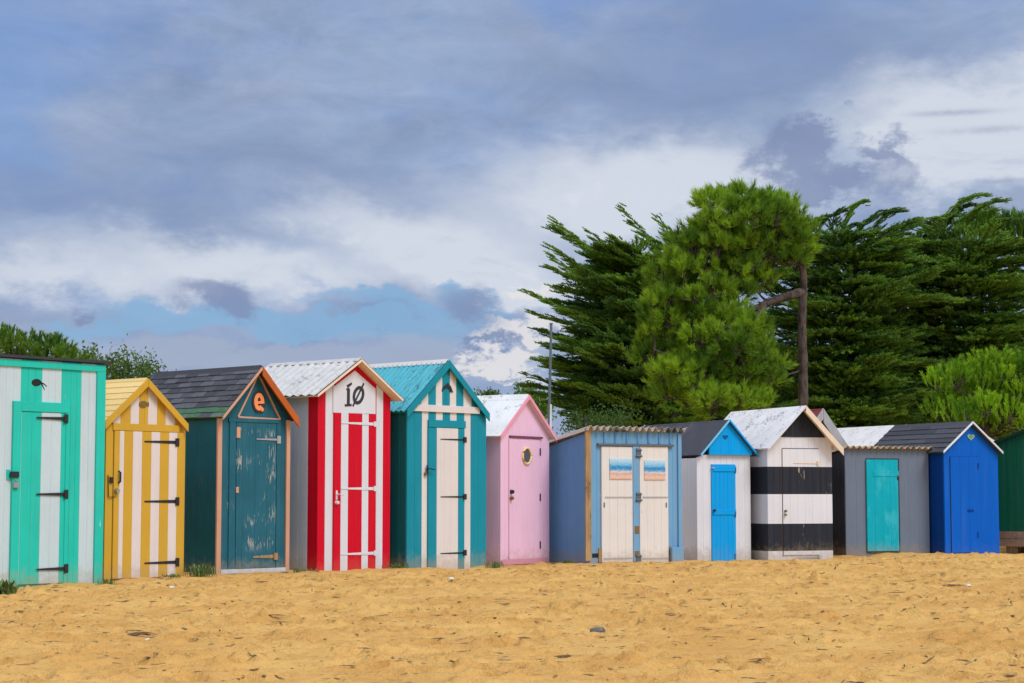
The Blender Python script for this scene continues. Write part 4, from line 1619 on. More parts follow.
def cypress(name, label, trunk_px, Y, base_r, top_py, limbs, seed, wind, plume=.62, dens=30, lean=0.0, spread=.55, core=None):
    """limbs: list of (start xyz, ctrl xyz, end xyz, pad width)"""
    r = np.random.default_rng(seed)
    b0 = at(trunk_px, 495, Y)
    b0.z = -.1
    root = empty(name, b0)
    tag(root, label, 'tree', 'trees behind the huts')
    o3 = np.array(b0)
    top = np.array(at(trunk_px + lean, top_py, Y))
    mb = MB()
    pts = []
    for i, t in enumerate(np.linspace(0, 1, 9)):
        p = o3 * (1 - t) + top * t + np.array([sin(t * 5 + seed) * .12, cos(t * 4) * .1, 0]) * (t > 0)
        pts.append(tuple(p - o3))
    mb.tube(pts, base_r, BARKD, 10, .04)
    mb.build('trunk', root, smooth=True)
    lm = MB()
    B, Dr, Ln, Tn = [], [], [], []
    for lim in limbs:
        (a, c, e, wd), psz = lim[:4], (lim[4] if len(lim) > 4 else 1.0)
        a, c, e = np.array(a), np.array(c), np.array(e)
        L = np.linalg.norm(e - a)
        ts = np.linspace(0, 1, 7)
        lm.tube([tuple(q - o3) for q in bez(a, c, e, ts)], .04, BARKD, 5, .006)
        n = int(dens * L / 2.0 / psz ** .8) + 6
        t = np.sort(r.uniform(.03, 1.0, n)) ** .9
        p = bez(a, c, e, t)
        tg = unit(bez(a, c, e, np.minimum(t + .02, 1.02)) - bez(a, c, e, t - .02))
        sd = unit(np.cross(tg, np.array([0, 0, 1.0])))
        k = r.choice([-1, 1], n) * r.uniform(.0, 1.0, n) * spread * (1.2 - t)
        d = tg + sd * k[:, None] * 1.4 + np.array([0, 0, 1.0]) * r.normal(.08, .12, n)[:, None] + np.array(wind) * .35
        off = sd * (k * wd)[:, None] + r.normal(0, 1, (n, 3)) * np.array([.05, .05, .028])
        B.append(p + off)
        d[:, 2] *= .6
        Dr.append(d)
        Ln.append(plume * r.uniform(.4, 1.35, n) * (1.1 - .5 * t) * psz)
        Tn.append(np.full(n, r.uniform(.05, .9)) + r.normal(0, .16, n))
        # the very tip
        B.append(bez(a, c, e, np.array([.8, .9])))
        Dr.append(np.stack([tg[-1], tg[-1]]))
        Ln.append(np.array([.7, .55]) * plume * psz)
        Tn.append(np.array([.4, .4]))
    lm.build('limbs', root, smooth=True)
    if core:
        cx, hw, y0, y1, nn = core
        k = Y / FPX
        c0, c1 = np.array(at(cx, y0, Y)), np.array(at(cx, y1, Y))
        q = r.uniform(0, 1, (nn, 1))
        an = r.uniform(0, 2 * pi, nn)
        rad = hw * k * r.uniform(.1, 1, nn) ** .6
        B.append(c0 * q + c1 * (1 - q) + np.stack([np.cos(an) * rad, np.sin(an) * rad * .6 + .5, np.zeros(nn)], -1))
        Dr.append(np.stack([np.cos(an), np.sin(an), r.normal(.05, .3, nn)], -1))
        Ln.append(plume * r.uniform(.7, 1.2, nn))
        Tn.append(r.uniform(0, .4, nn))
    co, tn = plumes_to_mesh(np.concatenate(B), np.concatenate(Dr), np.concatenate(Ln), np.concatenate(Tn), r)
    make_foliage('crown', co, tn, 4, CYP, root, o3)
    return root


def A(px, py, Y):
    return np.array(at(px, py, Y))


rl = np.random.default_rng(5)

# --- left cypress, swept to the left
Y1 = 46.0
limbs = []
for (sx, sy, tx, ty, dy) in [(672, 275, 556, 221, 0), (665, 262, 552, 226, .3), (700, 255, 620, 206, .2), (690, 250, 657, 214, -.2), (668, 268, 590, 232, .6), (668, 288, 552, 247, -.4), (660, 290, 548, 266, .2),
                             (665, 300, 553, 256, .8), (660, 318, 526, 291, 0), (660, 330, 532, 312, .5), (655, 325, 545, 300, -.8), (655, 345, 540, 330, .3), (655, 352, 548, 346, -.6), (655, 362, 552, 360, .6),
                             (655, 395, 528, 374, 0), (655, 385, 560, 372, -.8), (650, 400, 560, 395, .4), (650, 412, 548, 402, 0), (650, 420, 566, 414, -.5), (655, 428, 580, 424, .2), (660, 300, 590, 270, -1.2),
                             (660, 340, 575, 318, -1.4), (660, 375, 580, 350, -1.5), (660, 405, 585, 385, -1.3), (668, 270, 612, 245, -.9), (690, 262, 640, 232, .5), (700, 300, 640, 270, -1.0)]:
    a = A(sx, ty + (sy + 14 - ty) * .62, Y1)
    e = A(tx, ty, Y1 + dy * 1.3)
    c = A((sx + tx) / 2 + 12, max(sy, ty) + 8 + (sy - ty) * .12, Y1 + dy)
    limbs.append((a, c, e, .5, .72))
for i in range(150):
    py = rl.uniform(250, 430)
    a = A(668 - (i % 3) * 22 + rl.uniform(-8, 8), py + 10, Y1 + rl.uniform(-.6, .6))
    ang = rl.uniform(-pi * .98, 0) if i % 3 else rl.uniform(0, 2 * pi)
    R = rl.uniform(1.0, 2.2) * (.6 + .4 * (py - 250) / 180)
    dx = cos(ang) * R * (1.15 if cos(ang) < 0 else .8) - .4
    e = a + np.array([dx, sin(ang) * R, rl.uniform(.0, .4)])
    c = (a + e) / 2 + np.array([0, 0, -.08])
    limbs.append((a, c, e, .4))
cypress('cypress_tree', 'dark wind swept cypress left of the bright pine, branches reaching left', 675, Y1, .22, 240, limbs, 21, (-1, 0, .05), plume=.5, dens=62, spread=.85, core=(636, 58, 275, 430, 1500))

# --- right cypresses, the broad dark mass of flat layered sprays
def layered(px0, halfw, pytop, n, Y, seed, lift, left_k=1.0):
    r = np.random.default_rng(seed)
    out = []
    k = Y / FPX
    for i in range(n):
        q = (i + r.uniform(0, 1)) / n
        py = pytop + (436 - pytop) * q
        ang = r.uniform(-pi, 0) if i % 5 else r.uniform(0, pi)
        R = halfw * k * r.uniform(.55, 1.0) * (.80 + .25 * sin(pi * min(1, q * 1.3)))
        a = A(px0 + r.uniform(-10, 10), py + 10, Y + r.uniform(-.2, .2))
        cx = cos(ang) * (left_k if cos(ang) < 0 else 1.0)
        e = a + np.array([cx * R, sin(ang) * R * .85, r.normal(.05, .22) + lift * max(0, cos(ang))])
        c = (a + e) / 2 + np.array([r.normal(0, .15), r.normal(0, .15), r.normal(.08, .16)])
        out.append((a, c, e, .75, .95))
    return out


def wisps(lst, Y, x_shift=0):
    out = []
    for (sx, sy, cx, cy, tx, ty, dy) in lst:
        out.append((A(sx, sy, Y), A(sx * .4 + tx * .6 - 8, ty + 1, Y + dy * .5), A(tx + 8, ty + 2, Y + dy), .10, .6))
    return out


Y2 = 49.0
limbs = layered(850, 100, 232, 100, Y2, 501, .12, 1.3)
limbs += wisps([(838, 262, 832, 226, 857, 200, .1), (836, 258, 826, 222, 834, 208, .3), (846, 256, 858, 218, 886, 209, 0), (866, 252, 868, 222, 895, 208, .2), (858, 262, 880, 236, 910, 222, -.3),
                (880, 258, 900, 232, 930, 216, .1), (822, 258, 810, 226, 822, 214, .2), (842, 262, 838, 240, 850, 222, -.2), (812, 262, 806, 240, 812, 218, 0), (870, 256, 890, 240, 905, 232, .2)], Y2)
cypress('cypress_tree', 'broad dark cypress behind the bare pine trunk, feathery tips curling right', 850, Y2, .26, 240, limbs, 22, (.45, 0, .0), plume=.5, dens=62, spread=1.05, core=(845, 72, 250, 432, 1500))

Y3 = 50.5
limbs = layered(972, 116, 232, 105, Y3, 502, .05, 1.05)
limbs += wisps([(930, 248, 944, 214, 978, 193, 0), (940, 246, 950, 216, 968, 203, .2), (945, 250, 962, 212, 997, 199, -.3), (950, 250, 966, 220, 988, 209, .3), (926, 250, 930, 228, 950, 213, -.2),
                (918, 252, 920, 236, 940, 222, .3), (955, 250, 978, 228, 1004, 218, .2), (912, 250, 916, 236, 930, 226, 0)], Y3)
cypress('cypress_tree', 'dark layered cypress above the royal blue hut, long tips pointing up right', 975, Y3, .26, 240, limbs, 23, (.45, 0, .0), plume=.5, dens=62, spread=1.05, core=(985, 85, 250, 432, 1600))


Y4 = 52.0
limbs = layered(915, 80, 234, 66, Y4, 503, .05, 1.0)
cypress('cypress_tree', 'dark cypress standing between and behind the two broad ones at the right', 915, Y4, .24, 242, limbs, 24, (.45, 0, .0), plume=.5, dens=56, spread=1.05, core=(915, 60, 246, 432, 1000))

# --- pines
def tuft_template(r, n=52):
    P0, P1 = [], []
    for i in range(n):
        t = r.uniform(0, 1)
        an = r.uniform(0, 2 * pi)
        sp = r.uniform(.15, 1.0) * (1.15 - .6 * t)
        d = np.array([sin(sp) * cos(an), sin(sp) * sin(an), cos(sp)])
        b = np.array([0, 0, .55 * t])
        P0.append(b)
        P1.append(b + d * r.uniform(.55, .85))
    return np.array(P0), np.array(P1)


TUFTS = [tuft_template(np.random.default_rng(300 + i)) for i in range(6)]


def candle_template(r, n=60):
    P0, P1 = [], []
    for i in range(n):
        t = r.uniform(0, 1) ** .8
        an = r.uniform(0, 2 * pi)
        sp = r.uniform(.15, .62)
        d = np.array([sin(sp) * cos(an), sin(sp) * sin(an), cos(sp)])
        b = np.array([0, 0, .85 * t])
        P0.append(b)
        P1.append(b + d * r.uniform(.3, .42))
    return np.array(P0), np.array(P1)


CANDLES = [candle_template(np.random.default_rng(400 + i)) for i in range(6)]


def tufts_to_mesh(base, dirs, size, tone, r, width=.012, tmpl=None):
    tmpl = tmpl or TUFTS
    CO, TN = [], []
    which = r.integers(0, len(tmpl), len(base))
    d, s, u = frames(dirs)
    rl_ = r.uniform(0, 2 * pi, len(base))
    a = s * np.cos(rl_)[:, None] + u * np.sin(rl_)[:, None]
    b = np.cross(d, a)
    for w in range(len(tmpl)):
        idx = np.where(which == w)[0]
        if not len(idx):
            continue
        P0, P1 = tmpl[w]

        def tr(P):
            return base[idx][:, None, :] + size[idx][:, None, None] * (a[idx][:, None, :] * P[None, :, 0:1] + b[idx][:, None, :] * P[None, :, 1:2] + d[idx][:, None, :] * P[None, :, 2:3])
        q0, q1 = tr(P0).reshape(-1, 3), tr(P1).reshape(-1, 3)
        dd = unit(q1 - q0)
        sd = unit(np.cross(dd, unit(r.normal(0, 1, dd.shape)))) * width
        CO.append(np.stack([q0 - sd, q0 + sd, q1], 1).reshape(-1, 3))
        TN.append(np.repeat(tone[idx], len(P0)) + r.normal(0, .07, len(q0)))
    return np.concatenate(CO), np.concatenate(TN)


def pine(name, label, base, trunk_pts, r0, r1, branches, clumps, seed, mat, tsize=.30, per_m2=17, upness=.6, bark=None, width=.011, tmpl=None, jit=.22):
    """clumps: (centre xyz, radius xyz) lobes covered with needle tufts"""
    r = np.random.default_rng(seed)
    o3 = np.array(base)
    root = empty(name, base)
    tag(root, label, 'tree', 'trees behind the huts')
    mb = MB()
    tp = [np.array(p) - o3 for p in trunk_pts]
    fine = []
    for q in range(len(tp) - 1):
        p0, p1_, p2, p3 = tp[max(q - 1, 0)], tp[q], tp[q + 1], tp[min(q + 2, len(tp) - 1)]
        for t in np.linspace(0, 1, 7, endpoint=False):      # smooth curve through the measured points
            fine.append(.5 * ((2 * p1_) + (p2 - p0) * t + (2 * p0 - 5 * p1_ + 4 * p2 - p3) * t * t + (3 * p1_ - p0 - 3 * p2 + p3) * t ** 3))
    fine.append(tp[-1])
    mb.tube([tuple(p) for p in fine], r0, bark or BARK, 14, r1)
    for q in range(len(mb.v)):
        v_ = np.array(mb.v[q])
        c_ = fine[min(q // 14, len(fine) - 1)]
        f_ = 1 + .10 * sin(q * 1.7) * cos(q * .37) + r.normal(0, .05) + .35 * max(0, 1 - (q // 14) / 6.0) * .4
        mb.v[q] = tuple(c_ + (v_ - c_) * f_)
    mb.build('trunk', root, smooth=True)
    if branches:
        mb = MB()
        for pts, ra, rb in branches:
            mb.tube([tuple(np.array(p) - o3) for p in pts], ra, bark or BARK, 8, rb)
        mb.build('limbs', root, smooth=True)
    B, D, Sz, T = [], [], [], []
    wood = list(fine)
    for pts, ra, rb in (branches or []):
        for t in np.linspace(0, len(pts) - 1.001, 16):
            wood.append((np.array(pts[int(t)]) * (1 - t % 1) + np.array(pts[int(t) + 1]) * (t % 1)) - o3)
    wood = [w for w in wood if w[2] > 1.2]
    tw = MB()
    for c, rad in clumps:
        c, rad = np.array(c), np.array(rad)
        area = 4 * pi * (rad.mean() ** 2)
        n = max(10, int(area * per_m2))
        v = r.normal(0, 1, (n, 3))
        v[:, 2] = np.where(v[:, 2] < -.5, -v[:, 2], v[:, 2])
        v = unit(v)
        q = r.uniform(.5, 1.05, n)
        p = c + v * rad * q[:, None]
        d = v * .8 + np.array([0, 0, upness]) + r.normal(0, jit, (n, 3))
        B.append(p)
        D.append(d)
        Sz.append(tsize * r.uniform(.75, 1.25, n))
        T.append(np.full(n, r.uniform(.05, 1.2)) + r.normal(0, .22, n))
        cand = np.array(wood)
        q0 = cand[np.argmin(np.linalg.norm(cand - (c - o3), axis=1))]
        cb_ = c - o3 - np.array([0, 0, rad[2] * .3])
        tw.tube([tuple(q0), tuple((q0 + cb_) / 2 + np.array([0, 0, -.05]) + r.normal(0, .04, 3)), tuple(cb_)], .026, bark or BARK, 5, .014)
        for k in range(min(10, n // 6)):
            tw.tube([tuple(cb_), tuple((c + p[k]) / 2 - o3 + r.normal(0, .03, 3)), tuple(p[k] - o3)], .018, bark or BARK, 4, .006)
    tw.build('twigs', root)
    co, tn = tufts_to_mesh(np.concatenate(B), np.concatenate(D), np.concatenate(Sz), np.concatenate(T), r, width, tmpl)
    make_foliage('crown', co, tn, 3, mat, root, o3)
    return root


def lobes(spec, Y, seed, n_each, rsub, depth=1.0, gap=.9):
    """spec: ellipses (cx,cy,rx,ry,Y offset) in measured directions -> foliage clumps kept apart over their volume"""
    r = np.random.default_rng(seed)
    out = []
    for (cx, cy, rx, ry, dy) in spec:
        got, tries = 0, 0
        while got < n_each and tries < n_each * 30:
            tries += 1
            v = unit(r.normal(0, 1, (1, 3)))[0] * r.uniform(.55, 1) ** .5
            k = (Y + dy) / FPX
            rs = rsub * r.uniform(.75, 1.3)
            fx, fz = max(.1, 1 - rs / (rx * k)), max(.1, 1 - rs / (ry * k))
            c = A(cx + v[0] * rx * fx, cy - v[2] * ry * fz, Y + dy + v[1] * rx * k * depth * .8)
            if any(np.linalg.norm((c - o[0]) * np.array([1, .8, 1])) < gap * (rs + o[1][0]) * .72 for o in out):
                continue
            out.append((c, np.array([rs, rs, rs * .85])))
            got += 1
    return out


Yp = 41.0
bs = at(803, 495, Yp)
bs.z = -.1
tr = [A(803.5, 540, Yp), A(803, 470, Yp), A(802.5, 420, Yp), A(803, 370, Yp + .05), A(802, 320, Yp), A(803.5, 285, Yp), A(800, 262, Yp), A(780, 235, Yp), A(760, 212, Yp)]
tr[0] = np.array(bs)
br = [([A(803, 292, Yp), A(785, 297, Yp - .1), A(765, 304, Yp - .3), A(735, 318, Yp - .5), A(712, 340, Yp - .6)], .11, .04),
      ([A(800, 262, Yp), A(770, 258, Yp - .2), A(735, 245, Yp - .3), A(700, 240, Yp - .3)], .09, .03),
      ([A(765, 304, Yp - .3), A(740, 345, Yp - .6), A(735, 385, Yp - .8), A(700, 400, Yp - .9)], .07, .02),
      ([A(735, 318, Yp - .5), A(690, 300, Yp - .6), A(660, 300, Yp - .6)], .06, .02),
      ([A(712, 340, Yp - .6), A(680, 360, Yp - .7), A(655, 350, Yp - .8)], .05, .02),
      ([A(795, 255, Yp), A(805, 235, Yp), A(808, 215, Yp)], .06, .02)]
cl = lobes([(742, 208, 50, 24, 0), (716, 300, 46, 24, -.3), (690, 300, 36, 28, -.3), (748, 226, 62, 44, 0), (786, 244, 36, 44, 0), (712, 256, 48, 42, 0), (680, 280, 34, 34, -.2), (740, 275, 46, 34, 0)], Yp, 41, 30, .32)
cl += lobes([(664, 318, 30, 36, -.3), (725, 340, 56, 42, -.5), (690, 385, 50, 38, -.6), (754, 375, 38, 32, -.5), (650, 352, 20, 28, -.4), (720, 405, 56, 22, -.6)], Yp, 42, 28, .30)
pine('pine_tree', 'bright green maritime pine with bare brown trunk and two full crowns', bs, tr, .13, .05, br, cl, 43, PINE, tsize=.25, per_m2=26, upness=.7, width=.0085)

# pine top behind the right cypress
Yq = 54.0
bq = at(990, 495, Yq)
bq.z = -.1
pine('pine_tree', 'pine whose upright tufted top rises behind the cypress at the right edge', bq, [np.array(bq), A(990, 400, Yq), A(992, 300, Yq), A(995, 228, Yq)], .2, .05, None,
     lobes([(975, 244, 22, 12, 0), (1000, 236, 20, 16, 0), (1020, 240, 18, 16, 0), (1050, 245, 36, 22, .4), (985, 232, 12, 10, 0)], Yq, 51, 7, .26), 52, PINE3, tsize=.62, per_m2=9, upness=3.0, width=.014, tmpl=CANDLES, jit=.3)

# bushy young pine at the lower right
Yb = 40.0
bb = at(985, 495, Yb)
bb.z = -.1
pine('pine_tree', 'low bushy light green young pine behind the royal blue hut', bb, [np.array(bb), A(985, 440, Yb), A(988, 400, Yb), A(990, 375, Yb)], .12, .04, None,
     lobes([(965, 392, 40, 28, 0), (990, 380, 32, 28, 0), (1014, 386, 36, 32, .2), (950, 415, 28, 22, 0), (985, 418, 44, 26, -.2), (1020, 418, 40, 28, 0), (1060, 400, 40, 44, .3), (940, 400, 14, 16, 0)], Yb, 61, 24, .30), 62, PINE2, tsize=.27, per_m2=30, upness=1.5, width=.009, tmpl=CANDLES, jit=.35)

# left background: dense pines and scrub behind the mint and yellow huts
Yl = 42.0
bl = at(15, 495, Yl)
bl.z = -.1
pine('pine_tree', 'dense rounded pine rising behind the mint striped hut', bl, [np.array(bl), A(15, 440, Yl), A(16, 380, Yl), A(18, 345, Yl)], .14, .05, None,
     lobes([(8, 350, 40, 24, 0), (40, 356, 32, 20, 0), (66, 364, 24, 18, 0), (50, 376, 50, 18, 0), (-30, 352, 40, 28, 0), (20, 385, 60, 26, 0)], Yl, 71, 26, .32), 72, PINE3, tsize=.27, per_m2=24, upness=1.6, width=.0095, tmpl=CANDLES, jit=.45)


def broadleaf(name, label, px, Y, top, spec, seed, mat, nleaf=260, leaf=.07, cat='tree', rs=.3, n_each=8):
    r = np.random.default_rng(seed)
    b = at(px, 495, Y)
    b.z = -.1
    root = empty(name, b)
    tag(root, label, cat, 'trees behind the huts')
    o3 = np.array(b)
    mb = MB()
    mb.tube([(0, 0, 0), tuple((A(px + 2, 430, Y) - o3)), tuple(A(px, top + 10, Y) - o3)], .09, BARKD, 8, .02)
    mb.build('trunk', root, smooth=True)
    P, T = [], []
    tw = MB()
    for c, rad in lobes(spec, Y, seed, n_each, rs):
        v = r.normal(0, .62, (nleaf, 3)) * np.array([1.0, 1.0, 1.15])
        P.append(c + v * rad)
        T.append(np.full(nleaf, r.uniform(.1, .8)) + r.normal(0, .15, nleaf))
        q = A(px, 495 * .35 + top * .65, Y)
        tw.tube([tuple(q - o3), tuple((q + c) / 2 - o3 + r.normal(0, .05, 3)), tuple(c - o3)], .02, BARKD, 4, .006)
    tw.build('twigs', root)
    P, T = np.concatenate(P), np.concatenate(T)
    n = len(P)
    L = leaf * r.uniform(.7, 1.3, n)
    co = leaf_quads(P, unit(r.normal(0, 1, (n, 3)) + np.array([0, 0, .5])), L, L * .55, r)
    make_foliage('crown', co, T, 4, mat, root, o3)
    return root


broadleaf('tree', 'slender small leaved tree between the pine and the scrub behind the yellow hut', 88, 44, 340, [(88, 352, 9, 14, 0), (84, 368, 14, 14, 0), (92, 362, 10, 12, 0)], 81, BROAD, 150, .1, n_each=5, rs=.22)
broadleaf('shrub', 'tall leafy scrub behind the yellow hut roof', 128, 43, 352, [(118, 366, 22, 14, 0), (140, 370, 24, 14, 0), (130, 386, 42, 24, 0), (152, 364, 10, 10, 0), (104, 374, 16, 18, 0), (128, 362, 26, 10, 0)], 82, BROAD, 300, .085, rs=.34, n_each=14, cat='shrub')
broadleaf('tree', 'small distant tree rising behind the pink hut roof', 530, 62, 384, [(527, 394, 14, 9, 0), (540, 400, 14, 10, 0), (520, 397, 9, 9, 0), (532, 412, 24, 16, 0)], 83, PINE3, 200, .13, rs=.3, n_each=8)
broadleaf('shrub', 'light green low shrub under the left cypress, beside the grey pole', 585, 38, 405, [(575, 420, 24, 12, 0), (600, 424, 26, 12, .3), (620, 418, 22, 14, .6), (590, 436, 40, 14, 0)], 84, leaf_mat('low_shrub_leaves', (.03, .08, .018), (.10, .19, .03), .3), 240, .06, rs=.28, n_each=8, cat='shrub')
broadleaf('tree', 'sparse far treetops just above the pink hut ridge', 487, 110, 388, [(480, 396, 2.5, 4, 0), (489, 395, 3, 5, 0), (494, 394, 2, 6, 0), (487, 404, 12, 6, 0)], 85, BROAD, 120, .2, rs=.28, n_each=3)
# dark scrub filling the foot of the trees
for i, (px, Y, lab) in enumerate(((700, 52, 'dark scrub under the bright pine, behind the light blue hut'), (850, 54, 'dark scrub under the broad cypress, behind the grey hut'), (960, 55, 'dark scrub at the foot of the right hand cypress'), (775, 53, 'dark scrub behind the bare pine trunk'))):
    broadleaf('shrub', lab, px, Y, 330, [(px - 40, 400, 55, 34, 0), (px + 40, 400, 55, 34, 0), (px, 360, 60, 36, .5), (px, 425, 80, 24, 0)], 90 + i, SCRUB, 420, .15, rs=.6, n_each=14, cat='shrub')

# ================================================================== light and sky
SUN_EL = radians(50)
sd = Vector((.74, -.67, 0)).normalized()
sun_dir = Vector((sd.x * cos(SUN_EL), sd.y * cos(SUN_EL), sin(SUN_EL)))
sl = bpy.data.lights.new('sun', 'SUN')
sl.energy = 1.5
sl.angle = radians(24)
sl.color = (1.0, .985, .975)
so = bpy.data.objects.new('sun', sl)
COL.objects.link(so)
so.rotation_euler = sun_dir.to_track_quat('Z', 'Y').to_euler()

EXPO = 0.45
scene.view_settings.view_transform = 'Standard'
scene.view_settings.look = 'None'
scene.view_settings.gamma = 1
scene.view_settings.exposure = EXPO
scene.view_settings.use_curve_mapping = False

wd = bpy.data.worlds.new('World')
scene.world = wd
wd.use_nodes = True
nt = wd.node_tree
nt.nodes.clear()
g = N(nt)
STR = .1
wout = g.node('ShaderNodeOutputWorld')
bg = g.node('ShaderNodeBackground')
bg.inputs['Strength'].default_value = STR
nt.links.new(bg.outputs[0], wout.inputs[0])
sky = g.node('ShaderNodeTexSky')
sky.sky_type = 'NISHITA'
sky.sun_disc = False
sky.sun_elevation = SUN_EL
sky.sun_rotation = atan2(sd.x, sd.y)
sky.altitude = 10
KS = 1.0 / (STR * 2 ** EXPO)


def sc(r, gg, bl):
    return tuple(lin(v / 255.) * KS for v in (r, gg, bl))


dirv = g.vmath('NORMALIZE', g.node('ShaderNodeTexCoord').outputs['Generated'])
sp = g.node('ShaderNodeSeparateXYZ')
g.set(sp.inputs[0], dirv)
az = g.math('ARCTAN2', sp.outputs[0], sp.outputs[1])
el = g.math('ARCSINE', sp.outputs[2])
cb = g.node('ShaderNodeCombineXYZ')
g.set(cb.inputs[0], az)
g.set(cb.inputs[1], el)
AE = cb.outputs[0]
# turbulence, stretched along the horizon
nA = g.noise(g.mapping(AE, scale=(9, 20, 1), loc=(3.1, 1.7, 0)), 1.0, 9, .58)
nB = g.noise(g.mapping(AE, scale=(14, 24, 1), loc=(8.3, 5.2, 4), rot=(0, 0, .25)), 1.0, 8, .6)
nC = g.noise(g.mapping(AE, scale=(34, 52, 1), loc=(1.3, 9.2, 2)), 1.0, 7, .62)
nS = g.noise(g.mapping(AE, scale=(5, 26, 1), loc=(5.0, 2.0, 1), rot=(0, 0, .3)), 1.0, 6, .55)
wv = g.node('ShaderNodeCombineXYZ')
g.set(wv.inputs[0], g.math('MULTIPLY', g.math('SUBTRACT', nA, .5), .11))
g.set(wv.inputs[1], g.math('MULTIPLY', g.math('SUBTRACT', nB, .5), .07))
WAE = g.vmath('ADD', AE, wv.outputs[0])
wv2 = g.node('ShaderNodeCombineXYZ')
g.set(wv2.inputs[0], g.math('MULTIPLY', g.math('SUBTRACT', nB, .5), .05))
g.set(wv2.inputs[1], g.math('MULTIPLY', g.math('SUBTRACT', nC, .5), .035))
WAE2 = g.vmath('ADD', AE, wv2.outputs[0])


wv3 = g.node('ShaderNodeCombineXYZ')
g.set(wv3.inputs[0], g.math('MULTIPLY', g.math('SUBTRACT', nC, .5), .075))
g.set(wv3.inputs[1], g.math('MULTIPLY', g.math('SUBTRACT', g.noise(g.mapping(AE, scale=(40, 60, 1), loc=(4, 7, 9)), 1.0, 8, .66), .5), .06))
WAE3 = g.vmath('ADD', WAE2, wv3.outputs[0])


def blob(px, py, sx, sy, tilt=0.0, coords=None):
    c = ((px - 512) / FPX, (495 - py) / FPX, 0)
    v = g.vmath('SUBTRACT', coords or WAE, c)
    if tilt:
        v = g.mapping(v, rot=(0, 0, tilt))
    v = g.vmath('MULTIPLY', v, (FPX / sx, FPX / sy, 0))
    d = g.vmath('DOT_PRODUCT', v, v)
    return g.math('POWER', 2.71828, g.math('MULTIPLY', d, -1))


def add_all(l):
    r = l[0]
    for q in l[1:]:
        r = g.math('ADD', r, q)
    return r


def layer(c, f, col, amt=1.0):
    return g.mix(g.math('MULTIPLY', f, amt, clamp=True), c, col)


blue = g.mix(1.0, sky.outputs[0], (.62, .9, 1.25), 'MULTIPLY')
lowblue = g.mix(.85, blue, sc(130, 170, 206))
highblue = g.mix(.8, blue, sc(112, 146, 202))
# general grey-blue cloud deck with diagonal streaks
nD = g.noise(g.mapping(AE, scale=(16, 40, 1), loc=(2.2, 6.1, 7), rot=(0, 0, .22)), 1.0, 10, .66, .6)
deck = g.mix(g.ramp(nA, .25, .75), sc(132, 156, 198), sc(154, 173, 204))
deck = g.mix(g.math('MULTIPLY', g.ramp(nS, .40, .70), .55), deck, sc(170, 182, 206))
deck = g.mix(g.math('MULTIPLY', g.ramp(nC, .40, .75), .35), deck, sc(172, 184, 208))
deck = g.mix(1.0, deck, g.ramp(nD, .3, .7, .86, 1.10, False), 'MULTIPLY')
hi = add_all([blob(0, 40, 130, 90), blob(20, 150, 60, 60), blob(1010, -10, 150, 60, .2), blob(560, -5, 150, 34, .1), blob(760, 10, 80, 24)])
c = layer(deck, g.ramp(g.math('MULTIPLY', hi, g.math('ADD', nB, .45)), .05, 1.15), highblue, .6)
# long darker sweep
dark = add_all([blob(90, 205, 200, 36, .1), blob(330, 180, 220, 34, .16), blob(640, 110, 180, 44, .2), blob(860, 60, 170, 46, .2), blob(760, 60, 160, 50, .2)])
c = layer(c, g.ramp(g.math('MULTIPLY', dark, g.math('ADD', nB, .4)), .05, 1.1), sc(126, 147, 186), .62)
# bright band
br_ = add_all([blob(60, 285, 190, 24, .06), blob(250, 268, 160, 24, .12), blob(430, 240, 170, 34, .2), blob(600, 205, 150, 44, .2), blob(700, 180, 110, 44), blob(990, 122, 130, 42, .1), blob(1010, 140, 110, 50), blob(960, 178, 110, 30), blob(470, 268, 90, 18, .15)])
c = layer(c, g.ramp(g.math('MULTIPLY', br_, g.math('ADD', g.math('MULTIPLY', nB, 1.0), .5)), .04, 1.15), sc(212, 219, 231), .95)
c = layer(c, g.math('MULTIPLY', g.ramp(br_, .1, .6), g.ramp(nD, .52, .72)), sc(180, 192, 214), .55)
c = layer(c, g.math('MULTIPLY', g.ramp(br_, .1, .6), g.ramp(nC, .58, .8)), sc(226, 230, 238), .5)
# blue strip low on the left, torn edges
hl = add_all([blob(390, 307, 115, 11, .12), blob(250, 327, 140, 11, .06), blob(110, 334, 80, 8), blob(455, 292, 60, 12, .2), blob(300, 322, 200, 10, .08)])
c = layer(c, g.ramp(g.math('ADD', hl, g.math('MULTIPLY', g.math('SUBTRACT', nC, .5), .9)), .25, .85), lowblue, .82)
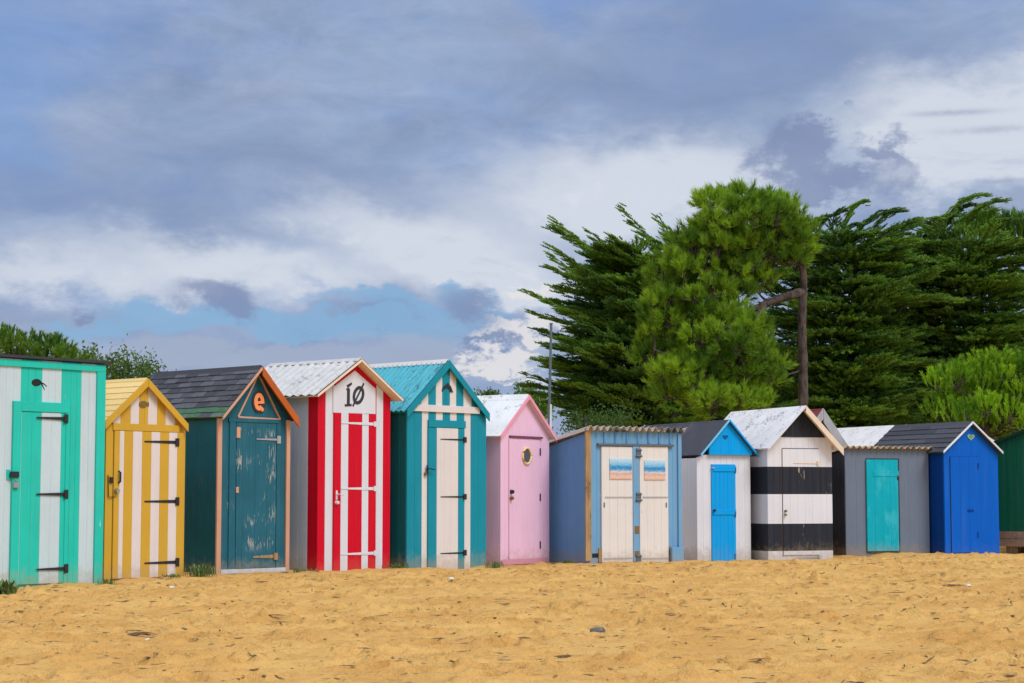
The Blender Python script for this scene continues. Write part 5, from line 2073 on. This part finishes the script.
# grey and white heaps low down
gl = add_all([blob(230, 356, 120, 13, 0, WAE2), blob(420, 352, 60, 18, 0, WAE2), blob(300, 360, 160, 10, 0, WAE2)])
c = layer(c, g.ramp(g.math('MULTIPLY', gl, g.math('ADD', nC, .6)), .2, .95), sc(162, 175, 200), .85)
wh = add_all([blob(530, 332, 44, 15, 0, WAE3), blob(505, 362, 44, 11, 0, WAE3), blob(545, 292, 26, 9, 0, WAE3), blob(520, 382, 30, 6, 0, WAE3)])
c = layer(c, g.ramp(g.math('MULTIPLY', wh, g.math('ADD', nC, .55)), .25, .85), sc(228, 226, 228), .9)
# dark small clouds
dk = add_all([blob(792, 165, 44, 34, .2, WAE3), blob(893, 158, 20, 30, -.5, WAE3), blob(840, 190, 60, 18, 0, WAE3), blob(812, 140, 30, 20, 0, WAE3), blob(205, 294, 40, 15, 0, WAE2), blob(232, 306, 26, 14, 0, WAE2), blob(478, 306, 44, 20, .2, WAE2), blob(92, 320, 12, 6, 0, WAE2), blob(490, 343, 26, 9, 0, WAE3)])
c = layer(c, g.ramp(g.math('MULTIPLY', dk, g.math('ADD', g.math('MULTIPLY', nC, 1.1), g.math('MULTIPLY', nD, .9))), .22, 1.1), sc(128, 143, 180), .8)
ws = add_all([blob(985, 142, 44, 3.5, 0, AE), blob(1010, 192, 40, 2.5, 0, AE), blob(950, 124, 40, 3, 0, AE)])
c = layer(c, g.math('MULTIPLY', ws, g.ramp(nC, .3, .6)), sc(140, 152, 184), .6)
low = g.ramp(el, .035, .062, 1, 0)
c = layer(c, low, sc(156, 172, 200), .6)
# the rest of the sky overhead and behind the viewer: brighter broken overcast
nO = g.noise(g.mapping(dirv, scale=(3, 3, 5)), 1.0, 6, .6)
over = g.mix(g.ramp(nO, .3, .6), sc(166, 184, 220), sc(238, 245, 255))
c = g.mix(g.math('MAXIMUM', g.ramp(el, .30, .55), g.ramp(sp.outputs[1], .75, .5)), c, over)
g.set(bg.inputs['Color'], c)

scene.cycles.max_bounces = 4
wd.cycles.sampling_method = 'MANUAL'
wd.cycles.sample_map_resolution = 512
scene.cycles.transparent_max_bounces = 4
